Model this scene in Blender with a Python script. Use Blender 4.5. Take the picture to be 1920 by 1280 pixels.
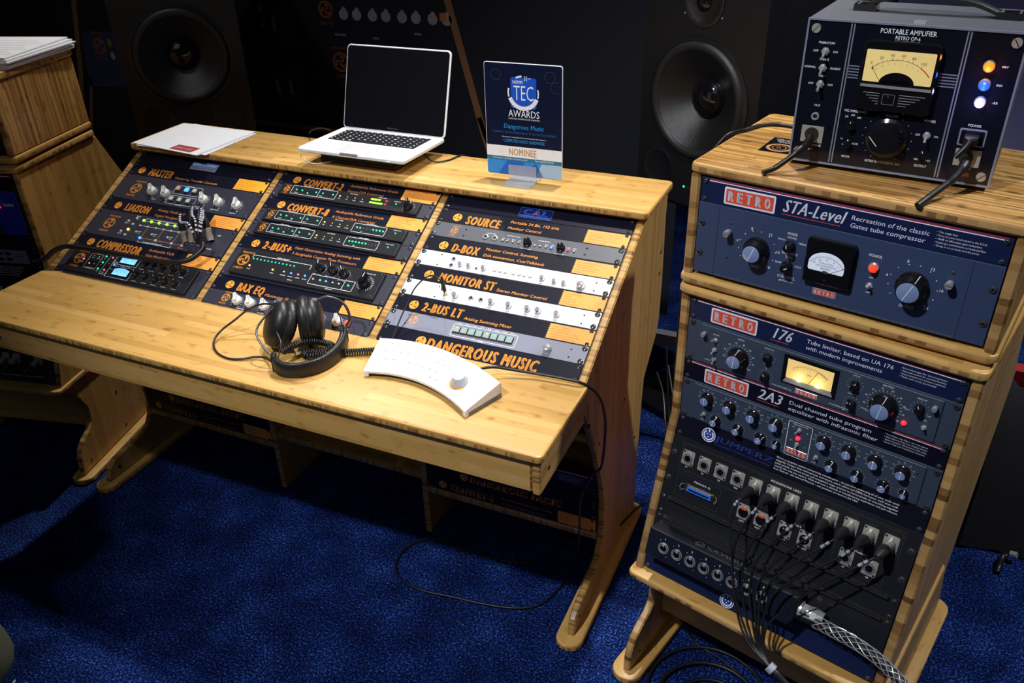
import bpy, bmesh, math, random
from mathutils import Vector, Matrix
from math import sin, cos, pi, radians, sqrt, atan2
random.seed(7)
for o in list(bpy.data.objects): bpy.data.objects.remove(o)
SC = bpy.context.scene
COL = SC.collection
# ---------------------------------------------------------------- camera
cd = bpy.data.cameras.new('camera'); cam = bpy.data.objects.new('camera', cd); COL.objects.link(cam)
cd.sensor_width = 36; cd.lens = 29.4339; cd.clip_start = 0.02
_c = (1.97133, -1.75087, 1.67695)
_m = [[0.914762, -0.186413, 0.358415], [0.403248, 0.475198, -0.782035], [-0.024537, 0.859906, 0.509863]]
cam.matrix_world = Matrix(((*_m[0], _c[0]), (*_m[1], _c[1]), (*_m[2], _c[2]), (0, 0, 0, 1)))
SC.camera = cam
# ---------------------------------------------------------------- world, lamps, exposure
w = bpy.data.worlds.new('world'); SC.world = w; w.use_nodes = True
w.node_tree.nodes['Background'].inputs[0].default_value = (.42, .47, .75, 1)
w.node_tree.nodes['Background'].inputs[1].default_value = .010
SC.view_settings.view_transform = 'Standard'; SC.view_settings.look = 'None'
SC.view_settings.gamma = 1; SC.view_settings.use_curve_mapping = False
SC.view_settings.exposure = 0.0
def spot(name, loc, aim, power, size, blend, col, rad):
    l = bpy.data.lights.new(name, 'SPOT'); l.energy = power; l.spot_size = radians(size); l.spot_blend = blend
    l.color = col; l.shadow_soft_size = rad
    o = bpy.data.objects.new(name, l); COL.objects.link(o); o.location = loc
    o.rotation_euler = (Vector(aim) - Vector(loc)).to_track_quat('-Z', 'Y').to_euler()
    return o
spot('overhead_spot', (1.35, .55, 4.1), (1.25, -.25, .8), 450, 36, .9, (1, .95, .88), .05)
spot('overhead_spot_left', (.05, 1.5, 4.2), (.2, -.25, .85), 370, 40, .9, (1, .93, .82), .06)
spot('front_spot', (.75, -2.4, 3.7), (1.40, -.22, .85), 400, 50, .9, (.94, .96, 1), .06)
spot('backdrop_fill', (-.2, -.9, 4.0), (-.5, 1.25, 1.0), 42, 50, .9, (.95, .95, 1), .1)  # added fill with no fixture behind it, lifts the printed backdrop
spot('right_side_spot', (3.6, .35, 4.0), (2.1, .35, 0.4), 330, 58, .8, (.9, .94, 1), .05)
al = bpy.data.lights.new('front_fill', 'AREA'); al.energy = 15; al.size = 3; al.color = (.85, .90, 1)  # added soft fill from the front, not a fixture of the hall
ao = bpy.data.objects.new('front_fill', al); COL.objects.link(ao); ao.location = (1.0, -4.2, 4.2); ao.rotation_euler = (Vector((1, 0, .8)) - ao.location).to_track_quat('-Z', 'Y').to_euler()
# ---------------------------------------------------------------- materials
MATS = {}
def nm(name):
    m = bpy.data.materials.new(name); m.use_nodes = True
    return m, m.node_tree, m.node_tree.nodes['Principled BSDF']
def mat(name, col, rough=.5, metal=0, emit=0, ecol=None, bump=0, bscale=400, spec=.5, var=.06, coat=0):
    if name in MATS: return MATS[name]
    m, nt, b = nm(name); N = nt.nodes; L = nt.links
    tc = N.new('ShaderNodeTexCoord'); nz = N.new('ShaderNodeTexNoise'); nz.inputs['Scale'].default_value = bscale if bump else 60
    L.new(tc.outputs['Object'], nz.inputs['Vector'])
    mr = N.new('ShaderNodeMapRange'); mr.inputs['To Min'].default_value = 1 - var; mr.inputs['To Max'].default_value = 1 + var
    L.new(nz.outputs['Fac'], mr.inputs['Value'])
    mx = N.new('ShaderNodeVectorMath'); mx.operation = 'SCALE'; mx.inputs[0].default_value = col
    L.new(mr.outputs[0], mx.inputs['Scale']); L.new(mx.outputs[0], b.inputs['Base Color'])
    b.inputs['Roughness'].default_value = rough; b.inputs['Metallic'].default_value = metal
    b.inputs['Specular IOR Level'].default_value = spec
    if coat: b.inputs['Coat Weight'].default_value = coat; b.inputs['Coat Roughness'].default_value = .1
    if emit:
        b.inputs['Emission Color'].default_value = (*(ecol or col), 1); b.inputs['Emission Strength'].default_value = emit
    if bump:
        bp = N.new('ShaderNodeBump'); bp.inputs['Strength'].default_value = bump; bp.inputs['Distance'].default_value = .001
        L.new(nz.outputs['Fac'], bp.inputs['Height']); L.new(bp.outputs[0], b.inputs['Normal'])
    MATS[name] = m; return m
def ramp(N, pts):
    r = N.new('ShaderNodeValToRGB'); e = r.color_ramp.elements
    e[0].position, e[0].color = pts[0][0], (*pts[0][1], 1); e[1].position, e[1].color = pts[-1][0], (*pts[-1][1], 1)
    for q, c in pts[1:-1]:
        k = e.new(q); k.color = (*c, 1)
    return r
def wood_face(name, c1, c2, c3, rowh=.02, length=.62, streak=.35, rough=.42, contrast=1.0):
    """bamboo: long strips along UV u, each its own tone, fine fibres, darker nodes"""
    m, nt, b = nm(name); N = nt.nodes; L = nt.links
    uv = N.new('ShaderNodeUVMap'); uv.uv_map = 'UVMap'
    sp = N.new('ShaderNodeSeparateXYZ'); L.new(uv.outputs[0], sp.inputs[0])
    def math_(op, a, bb=None, cl=False):
        n = N.new('ShaderNodeMath'); n.operation = op; n.use_clamp = cl
        for i, x in enumerate((a, bb)):
            if x is None: continue
            if isinstance(x, (int, float)): n.inputs[i].default_value = x
            else: L.new(x, n.inputs[i])
        return n.outputs[0]
    row = math_('FLOOR', math_('DIVIDE', sp.outputs[1], rowh))
    wn = N.new('ShaderNodeTexWhiteNoise'); wn.noise_dimensions = '1D'; L.new(row, wn.inputs['W'])
    us = math_('ADD', math_('DIVIDE', sp.outputs[0], length), math_('MULTIPLY', wn.outputs['Value'], 7.3))
    piece = math_('FLOOR', us)
    cv = N.new('ShaderNodeCombineXYZ'); L.new(row, cv.inputs[0]); L.new(piece, cv.inputs[1])
    wn2 = N.new('ShaderNodeTexWhiteNoise'); wn2.noise_dimensions = '2D'; L.new(cv.outputs[0], wn2.inputs['Vector'])
    mp = N.new('ShaderNodeMapping'); mp.inputs['Scale'].default_value = (5, 420, 1); L.new(uv.outputs[0], mp.inputs[0])
    nz = N.new('ShaderNodeTexNoise'); nz.inputs['Scale'].default_value = 1; nz.inputs['Detail'].default_value = 3; L.new(mp.outputs[0], nz.inputs['Vector'])
    # node marks: short dark smudges at random places along each strip
    mp2 = N.new('ShaderNodeMapping'); mp2.inputs['Scale'].default_value = (26, 52, 1); L.new(uv.outputs[0], mp2.inputs[0])
    vo = N.new('ShaderNodeTexNoise'); vo.inputs['Scale'].default_value = 1; vo.inputs['Detail'].default_value = 1; L.new(mp2.outputs[0], vo.inputs['Vector'])
    kn = math_('MULTIPLY', math_('SUBTRACT', vo.outputs['Fac'], .60, True), 3.4)
    t = math_('ADD', math_('MULTIPLY', wn2.outputs['Value'], .62 * contrast), math_('MULTIPLY', math_('SUBTRACT', nz.outputs['Fac'], .5), streak))
    t = math_('ADD', t, math_('MULTIPLY', kn, .9))
    r = ramp(N, [(0, c1), (.45, c2), (1, c3)]); L.new(t, r.inputs[0]); L.new(r.outputs[0], b.inputs['Base Color'])
    b.inputs['Roughness'].default_value = rough; b.inputs['Coat Weight'].default_value = .15; b.inputs['Coat Roughness'].default_value = .34
    MATS[name] = m; return m
def wood_edge(name, stops, bw=.013, rough=.42):
    """laminated bamboo edge: blocks of different brown along the perimeter with fine end fibres"""
    m, nt, b = nm(name); N = nt.nodes; L = nt.links
    uv = N.new('ShaderNodeUVMap'); uv.uv_map = 'UVMap'
    br = N.new('ShaderNodeSeparateXYZ'); L.new(uv.outputs[0], br.inputs[0])
    nz0 = N.new('ShaderNodeTexNoise'); nz0.noise_dimensions = '1D'; nz0.inputs['Scale'].default_value = 30; L.new(br.outputs[0], nz0.inputs['W'])
    a = N.new('ShaderNodeMath'); a.operation = 'MULTIPLY_ADD'; a.inputs[1].default_value = .012; L.new(nz0.outputs['Fac'], a.inputs[0]); L.new(br.outputs[0], a.inputs[2])
    d = N.new('ShaderNodeMath'); d.operation = 'DIVIDE'; d.inputs[1].default_value = bw; L.new(a.outputs[0], d.inputs[0])
    f = N.new('ShaderNodeMath'); f.operation = 'FLOOR'; L.new(d.outputs[0], f.inputs[0])
    wn = N.new('ShaderNodeTexWhiteNoise'); wn.noise_dimensions = '1D'; L.new(f.outputs[0], wn.inputs['W'])
    mp = N.new('ShaderNodeMapping'); mp.inputs['Scale'].default_value = (900, 70, 1); L.new(uv.outputs[0], mp.inputs[0])
    nz = N.new('ShaderNodeTexNoise'); nz.inputs['Scale'].default_value = 1; L.new(mp.outputs[0], nz.inputs['Vector'])
    mm = N.new('ShaderNodeMath'); mm.operation = 'MULTIPLY_ADD'; mm.inputs[1].default_value = .45; L.new(nz.outputs['Fac'], mm.inputs[0])
    ad = N.new('ShaderNodeMath'); ad.operation = 'ADD'; ad.inputs[1].default_value = -.22; L.new(wn.outputs['Value'], ad.inputs[0]); L.new(ad.outputs[0], mm.inputs[2])
    r = ramp(N, stops); L.new(mm.outputs[0], r.inputs[0]); L.new(r.outputs[0], b.inputs['Base Color'])
    b.inputs['Roughness'].default_value = rough; b.inputs['Coat Weight'].default_value = .2
    MATS[name] = m; return m
WF = wood_face('bamboo_face', (.63, .38, .125), (.53, .30, .078), (.30, .145, .032))
WE = wood_edge('bamboo_edge', [(0, (.50, .31, .115)), (.4, (.43, .25, .085)), (.68, (.30, .165, .055)), (.88, (.18, .09, .03)), (1, (.12, .055, .018))])
WE2 = wood_edge('bamboo_fine_edge', [(0, (.52, .31, .09)), (.5, (.43, .24, .065)), (.8, (.30, .155, .042)), (1, (.17, .08, .02))], bw=.0055)
ZF = wood_face('bamboo_strand_face', (.60, .35, .10), (.37, .18, .042), (.11, .042, .009), rowh=.0055, length=.35, streak=.75, contrast=1.15)
ZE = wood_edge('bamboo_strand_edge', [(0, (.46, .28, .11)), (.45, (.38, .21, .075)), (.8, (.25, .13, .042)), (1, (.15, .07, .022))], bw=.014)
def carpet_mat():
    m, nt, b = nm('blue_carpet'); N = nt.nodes; L = nt.links
    tc = N.new('ShaderNodeTexCoord')
    n1 = N.new('ShaderNodeTexNoise'); n1.inputs['Scale'].default_value = 190; n1.inputs['Detail'].default_value = 2
    n2 = N.new('ShaderNodeTexNoise'); n2.inputs['Scale'].default_value = 9; n2.inputs['Detail'].default_value = 4
    L.new(tc.outputs['Object'], n1.inputs['Vector']); L.new(tc.outputs['Object'], n2.inputs['Vector'])
    a = N.new('ShaderNodeMath'); a.operation = 'MULTIPLY_ADD'; a.inputs[1].default_value = .30
    L.new(n2.outputs['Fac'], a.inputs[0]); L.new(n1.outputs['Fac'], a.inputs[2])
    r = ramp(N, [(.50, (.0006, .002, .015)), (.66, (.003, .012, .085)), (.78, (.014, .052, .27)), (.92, (.10, .19, .56))]); L.new(a.outputs[0], r.inputs[0])
    L.new(r.outputs[0], b.inputs['Base Color']); b.inputs['Roughness'].default_value = .9; b.inputs['Specular IOR Level'].default_value = .1
    bp = N.new('ShaderNodeBump'); bp.inputs['Strength'].default_value = 1; bp.inputs['Distance'].default_value = .006
    L.new(n1.outputs['Fac'], bp.inputs['Height']); L.new(bp.outputs[0], b.inputs['Normal'])
    MATS['blue_carpet'] = m; return m
CARPET = carpet_mat()
BLK = mat('black_paint', (.006, .006, .009), .38, bump=.15, bscale=900)
RUB = mat('black_rubber', (.008, .008, .009), .42)
LEA = mat('black_leather', (.010, .010, .011), .40, bump=.5, bscale=500)
BAN = mat('banner_black', (.006, .0065, .016), .36, spec=.22)
ORA = mat('orange_print', (.88, .33, .035), .45)
ORT = mat('orange_dim_print', (.62, .22, .04), .5)
TAN = mat('orange_label', (.86, .33, .055), .5)
YEL = mat('amber_label', (.92, .38, .02), .5)
BRN = mat('brown_print', (.16, .06, .012), .6)
SLA = mat('slate_paint', (.026, .027, .046), .42, bump=.2, bscale=1200)
GRY = mat('graphite_paint', (.075, .080, .10), .42, bump=.2, bscale=1200)
LAV = mat('lavender_grey_paint', (.20, .21, .28), .42, bump=.2, bscale=1200)
WHP = mat('white_panel', (.78, .80, .84), .35)
WHT = mat('white_print', (.93, .94, .98), .5)
SIL = mat('brushed_silver', (.55, .55, .58), .3, .5)
CHR = mat('chrome', (.70, .70, .73), .16, .65)
NIK = mat('nickel', (.50, .475, .42), .34, .45)
SCR = mat('black_screw', (.09, .09, .10), .2, .55)
KWH = mat('grey_white_knob', (.74, .75, .73), .38)
KBK = mat('black_knob', (.008, .008, .010), .14)
CAPB = mat('blued_aluminium', (.40, .54, .92), .26, .5)
NAV = mat('navy_print', (.008, .016, .062), .36, spec=.3)
RBL = mat('blue_hammer_paint', (.034, .056, .128), .42, bump=.35, bscale=1500)
RGB_ = mat('slate_blue_paint', (.043, .061, .098), .42, bump=.35, bscale=1500)
RED = mat('red_print', (.72, .09, .045), .45)
RDD = mat('crimson_stripe', (.35, .03, .05), .4)
PNK = mat('pale_lilac_print', (.80, .80, .95), .45)
DKP = mat('black_gloss_plastic', (.006, .006, .008), .08)
CHS = mat('chassis_black', (.012, .012, .013), .6)
BRM = mat('black_brushed_panel', (.013, .014, .018), .34, bump=.25, bscale=700)
LAP = mat('aluminium_shell', (.84, .85, .88), .36, .1)
PAP = mat('paper_white', (.80, .82, .90), .7)
def led(name, c, e): return mat(name, c, .3, 0, e, c)
LG = led('lit_green', (.02, .95, .35), 1.3); LYG = led('lit_yellow_green', (.30, .95, .04), 1.6)
LR = led('lit_red', (.95, .02, .04), 2.2); LB = led('lit_blue', (.05, .25, 1.0), 2.4); LY = led('lit_amber', (1, .62, .08), 1.6)
LW = led('lit_white', (.75, .85, 1), 1.0); LDM = mat('unlit_lens', (.58, .60, .56), .2); LPK = led('lit_pink', (.9, .15, .3), 1.2)
VUB = led('lit_blue_meter', (.16, .46, 1), 1.25); VUW = led('lit_warm_meter', (.95, .68, .24), .32)
# ---------------------------------------------------------------- geometry collector
class G:
    def __init__(s): s.v = []; s.f = []; s.m = []; s.uv = []
    def add(s, vs, fs, m=0, uvs=None):
        k = len(s.v); s.v += [tuple(v) for v in vs]
        for i, f in enumerate(fs):
            s.f.append([k + j for j in f]); s.m.append(m if isinstance(m, int) else m[i]); s.uv.append(uvs[i] if uvs else None)
    def box(s, x0, x1, y0, y1, z0, z1, m=0):
        s.add([(x0, y0, z0), (x1, y0, z0), (x1, y1, z0), (x0, y1, z0), (x0, y0, z1), (x1, y0, z1), (x1, y1, z1), (x0, y1, z1)],
              [(0, 3, 2, 1), (4, 5, 6, 7), (0, 1, 5, 4), (1, 2, 6, 5), (2, 3, 7, 6), (3, 0, 4, 7)], m)
    def poly(s, pts, z, m=0): s.add([(x, y, z) for x, y in pts], [list(range(len(pts)))], m)
    def rect(s, x0, y0, x1, y1, z=0, m=0): s.poly([(min(x0, x1), min(y0, y1)), (max(x0, x1), min(y0, y1)), (max(x0, x1), max(y0, y1)), (min(x0, x1), max(y0, y1))], z, m)
    def line(s, pts, wd, z=0, m=0):
        for (a, b), (c, d) in zip(pts, pts[1:]):
            l = math.hypot(c - a, d - b) or 1e-9; nx, ny = -(d - b) / l * wd / 2, (c - a) / l * wd / 2
            s.poly([(a - nx, b - ny), (c - nx, d - ny), (c + nx, d + ny), (a + nx, b + ny)], z, m)
    def frame(s, x0, y0, x1, y1, wd, z=0, m=0, r=0):
        s.line(rr(x0, y0, x1, y1, r, 3) + [rr(x0, y0, x1, y1, r, 3)[0]], wd, z, m)
    def disc(s, x, y, r, z=0, m=0, n=20, ry=None): s.poly([(x + r * cos(2 * pi * i / n), y + (ry or r) * sin(2 * pi * i / n)) for i in range(n)], z, m)
    def arc(s, x, y, r, a0, a1, wd, z=0, m=0, n=14): s.line([(x + r * cos(radians(a0 + (a1 - a0) * i / n)), y + r * sin(radians(a0 + (a1 - a0) * i / n))) for i in range(n + 1)], wd, z, m)
    def lathe(s, x, y, prof, n=20, m=0, mm=None, rot=0, cap=True):
        """prof: [(r, z)...] turned about the local z axis through (x, y)"""
        k = len(prof); vs = [(x + r * cos(2 * pi * i / n + rot), y + r * sin(2 * pi * i / n + rot), z) for r, z in prof for i in range(n)]
        fs = []; ms = []
        for j in range(k - 1):
            for i in range(n):
                fs.append((j * n + i, j * n + (i + 1) % n, (j + 1) * n + (i + 1) % n, (j + 1) * n + i)); ms.append(mm[j] if mm else m)
        if cap: fs.append(tuple((k - 1) * n + i for i in range(n))); ms.append(mm[-1] if mm else m)
        s.add(vs, fs, ms)
    def prism(s, outl, z0, z1, m=0, bev=0, m_side=None, map3=None, grain=0, uoff=0, rim=0):
        """closed outline extruded z0..z1 with a small chamfer; UVs in metres; map3 maps (a,b,c) to space"""
        A = sum(outl[i][0] * outl[(i + 1) % len(outl)][1] - outl[(i + 1) % len(outl)][0] * outl[i][1] for i in range(len(outl)))
        if A < 0: outl = outl[::-1]
        n = len(outl); ms = m if m_side is None else m_side
        def inset(d):
            r = []
            for i in range(n):
                p0, p1, p2 = Vector(outl[i - 1]), Vector(outl[i]), Vector(outl[(i + 1) % n])
                d1 = (p1 - p0).normalized(); d2 = (p2 - p1).normalized()
                n1 = Vector((-d1.y, d1.x)); n2 = Vector((-d2.y, d2.x)); q = n1 + n2
                q = q / max(q.length_squared, .3) * 2
                r.append(tuple(p1 + q * d))
            return r
        rings = [(inset(bev), z0), (outl, z0 + bev), (outl, z1 - bev), (inset(bev * .3), z1 - bev * .3), (inset(bev), z1)] if bev and rim else [(inset(bev), z0), (outl, z0 + bev), (outl, z1 - bev), (inset(bev), z1)] if bev else [(outl, z0), (outl, z1)]
        per = [0]
        for i in range(n): per.append(per[-1] + math.hypot(outl[(i + 1) % n][0] - outl[i][0], outl[(i + 1) % n][1] - outl[i][1]))
        vs = []; fs = []; mt = []; uvs = []
        for o, z in rings: vs += [(a, b, z) for a, b in o]
        for j in range(len(rings) - 1):
            for i in range(n):
                i2 = (i + 1) % n
                fs.append((j * n + i, j * n + i2, (j + 1) * n + i2, (j + 1) * n + i)); mt.append(m if rim and j != 1 else ms)
                uvs.append([(per[i] + uoff, rings[j][1]), (per[i + 1] + uoff, rings[j][1]), (per[i + 1] + uoff, rings[j + 1][1]), (per[i] + uoff, rings[j + 1][1])])
        capuv = lambda o: [((a + uoff, b) if grain == 0 else (b + uoff, a)) for a, b in o]
        L = len(rings) - 1
        fs.append(tuple(L * n + i for i in range(n))); mt.append(m); uvs.append(capuv(rings[-1][0]))
        fs.append(tuple(range(n - 1, -1, -1))); mt.append(m); uvs.append(capuv(rings[0][0])[::-1])
        if map3:
            vs = [map3(*v) for v in vs]
            e = [Vector(map3(*q)) - Vector(map3(0, 0, 0)) for q in ((1, 0, 0), (0, 1, 0), (0, 0, 1))]
            if e[0].cross(e[1]).dot(e[2]) < 0: fs = [tuple(f[::-1]) for f in fs]; uvs = [u[::-1] for u in uvs]
        s.add(vs, fs, mt, uvs)
    def tube(s, pts, r, n=8, m=0, cap=True):
        P = [Vector(q) for q in pts]; R = r if isinstance(r, (list, tuple)) else [r] * len(P)
        up = Vector((0, 0, 1)); T0 = (P[1] - P[0]).normalized()
        if abs(T0.dot(up)) > .9: up = Vector((1, 0, 0))
        a = T0.cross(up).normalized(); vs = []; fs = []
        for i, q in enumerate(P):
            T = (P[min(i + 1, len(P) - 1)] - P[max(i - 1, 0)]).normalized()
            a = (a - T * a.dot(T)).normalized(); b = T.cross(a)
            vs += [q + (a * cos(2 * pi * k / n) + b * sin(2 * pi * k / n)) * R[i] for k in range(n)]
        for i in range(len(P) - 1):
            for k in range(n): fs.append((i * n + k, i * n + (k + 1) % n, (i + 1) * n + (k + 1) % n, (i + 1) * n + k))
        if cap: fs += [tuple(range(n - 1, -1, -1)), tuple((len(P) - 1) * n + k for k in range(n))]
        s.add(vs, fs, m)
    def scale(s, k): s.v = [(a * k, b * k, c * k) for a, b, c in s.v]; return s
    def mesh(s, name, mats, smooth=None):
        me = bpy.data.meshes.new(name); me.from_pydata(s.v, [], s.f)
        for m_ in (mats if isinstance(mats, (list, tuple)) else [mats]): me.materials.append(m_)
        me.polygons.foreach_set('material_index', s.m)
        if any(s.uv):
            ul = me.uv_layers.new(name='UVMap'); flat = []
            for f, u in zip(s.f, s.uv):
                for j in range(len(f)): flat += list(u[j]) if u else (0, 0)
            ul.data.foreach_set('uv', flat)
        if smooth is not None:
            me.polygons.foreach_set('use_smooth', [True] * len(me.polygons)); me.set_sharp_from_angle(angle=radians(smooth))
        me.update(); return me
    def build(s, name, mats, parent=None, smooth=None, loc=None):
        o = bpy.data.objects.new(name, s.mesh(name, mats, smooth)); COL.objects.link(o)
        if parent: o.parent = parent
        if loc: o.location = loc
        return o
def rr(x0, y0, x1, y1, r, n=4):
    if r <= 0: return [(x0, y0), (x1, y0), (x1, y1), (x0, y1)]
    sx = 1 if x1 > x0 else -1; sy = 1 if y1 > y0 else -1; out = []
    for cx, cy, a in ((x1 - sx * r, y0 + sy * r, -90), (x1 - sx * r, y1 - sy * r, 0), (x0 + sx * r, y1 - sy * r, 90), (x0 + sx * r, y0 + sy * r, 180)):
        for i in range(n + 1):
            t = radians(a + 90 * i / n); out.append((cx + sx * r * cos(t), cy + sy * r * sin(t)))
    return out
def smooth_path(pts, k=6):
    P = [Vector(q) for q in pts]; P = [P[0] * 2 - P[1]] + P + [P[-1] * 2 - P[-2]]; out = []
    for i in range(1, len(P) - 2):
        a, b, c, d = P[i - 1:i + 3]
        for j in range(k):
            t = j / k; out.append(.5 * ((2 * b) + (c - a) * t + (2 * a - 5 * b + 4 * c - d) * t * t + (3 * b - a - 3 * c + d) * t ** 3))
    return out + [P[-2]]
def tag(o, label=None, cat=None, group=None, kind=None):
    if label: o['label'] = label
    if cat: o['category'] = cat
    if group: o['group'] = group
    if kind: o['kind'] = kind
    return o
def empty(name, M, label, cat, group=None):
    o = bpy.data.objects.new(name, None); COL.objects.link(o); o.empty_display_size = .02
    o.matrix_world = M if isinstance(M, Matrix) else Matrix.Translation(M)
    return tag(o, label, cat, group)
# ---------------------------------------------------------------- lettering: one glyph cache per weight
GL = {}
CHARS = "ABCDEFGHIJKLMNOPQRSTUVWXYZabcdefghijklmnopqrstuvwxyz0123456789-+/&.,:'•()®©"
def load_glyphs():
    for wt, off in (('r', 0), ('l', -.006)):
        cu = bpy.data.curves.new('glyph', 'FONT'); cu.resolution_u = 2; cu.offset = off; cu.size = 1
        ob = bpy.data.objects.new('glyph', cu); COL.objects.link(ob)
        tab = {}
        def width(sx):
            cu.body = sx; bpy.context.view_layer.update(); return ob.dimensions.x
        cu2 = off; cu.offset = 0
        base = width('HH')
        for ch in CHARS: tab[ch] = [width('H' + ch + 'H') - base]
        tab[' '] = [.28, [], []]
        cu.offset = cu2
        for ch in CHARS:
            cu.body = ch; bpy.context.view_layer.update()
            me = bpy.data.meshes.new_from_object(ob)
            tab[ch] += [[(v.co.x, v.co.y) for v in me.vertices], [tuple(q.vertices) for q in me.polygons]]
            bpy.data.meshes.remove(me)
        GL[wt] = tab
        bpy.data.objects.remove(ob); bpy.data.curves.remove(cu)
load_glyphs()
CAP = max(v[1] for v in GL['r']['H'][1])
def T(g, s, x, y, h, w=None, al='l', sh=0, z=.2, m=0, wt='r', sp=0, rot=0):
    """flat print: cap height h, fitted to width w, baseline at (x, y)"""
    tab = GL['l' if wt == 'l' else 'r']; adv = 0; pos = []; sp = sp + {'x': .12, 'b': .04}.get(wt, 0)
    for ch in s:
        gch = tab.get(ch, tab['-']); pos.append(adv); adv += gch[0] + sp
    k = h / CAP; kx = (w / adv) if w else k
    x0 = {'l': 0, 'c': -adv * kx / 2, 'r': -adv * kx}[al]; cr, sr = cos(radians(rot)), sin(radians(rot))
    for ch, q in zip(s, pos):
        gch = tab.get(ch, tab['-'])
        if not gch[1]: continue
        for dx, dy in {'x': ((-.066, .016), (-.022, -.016), (.022, .016), (.066, -.016)), 'b': ((-.022, 0), (.022, 0))}.get(wt, ((0, 0),)):
            vs = []
            for a, b in gch[1]:
                px, py = x0 + (q + a + dx) * kx + sh * b * k, (b + dy) * k
                vs.append((x + px * cr - py * sr, y + px * sr + py * cr, z))
            g.add(vs, gch[2], m)
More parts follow.
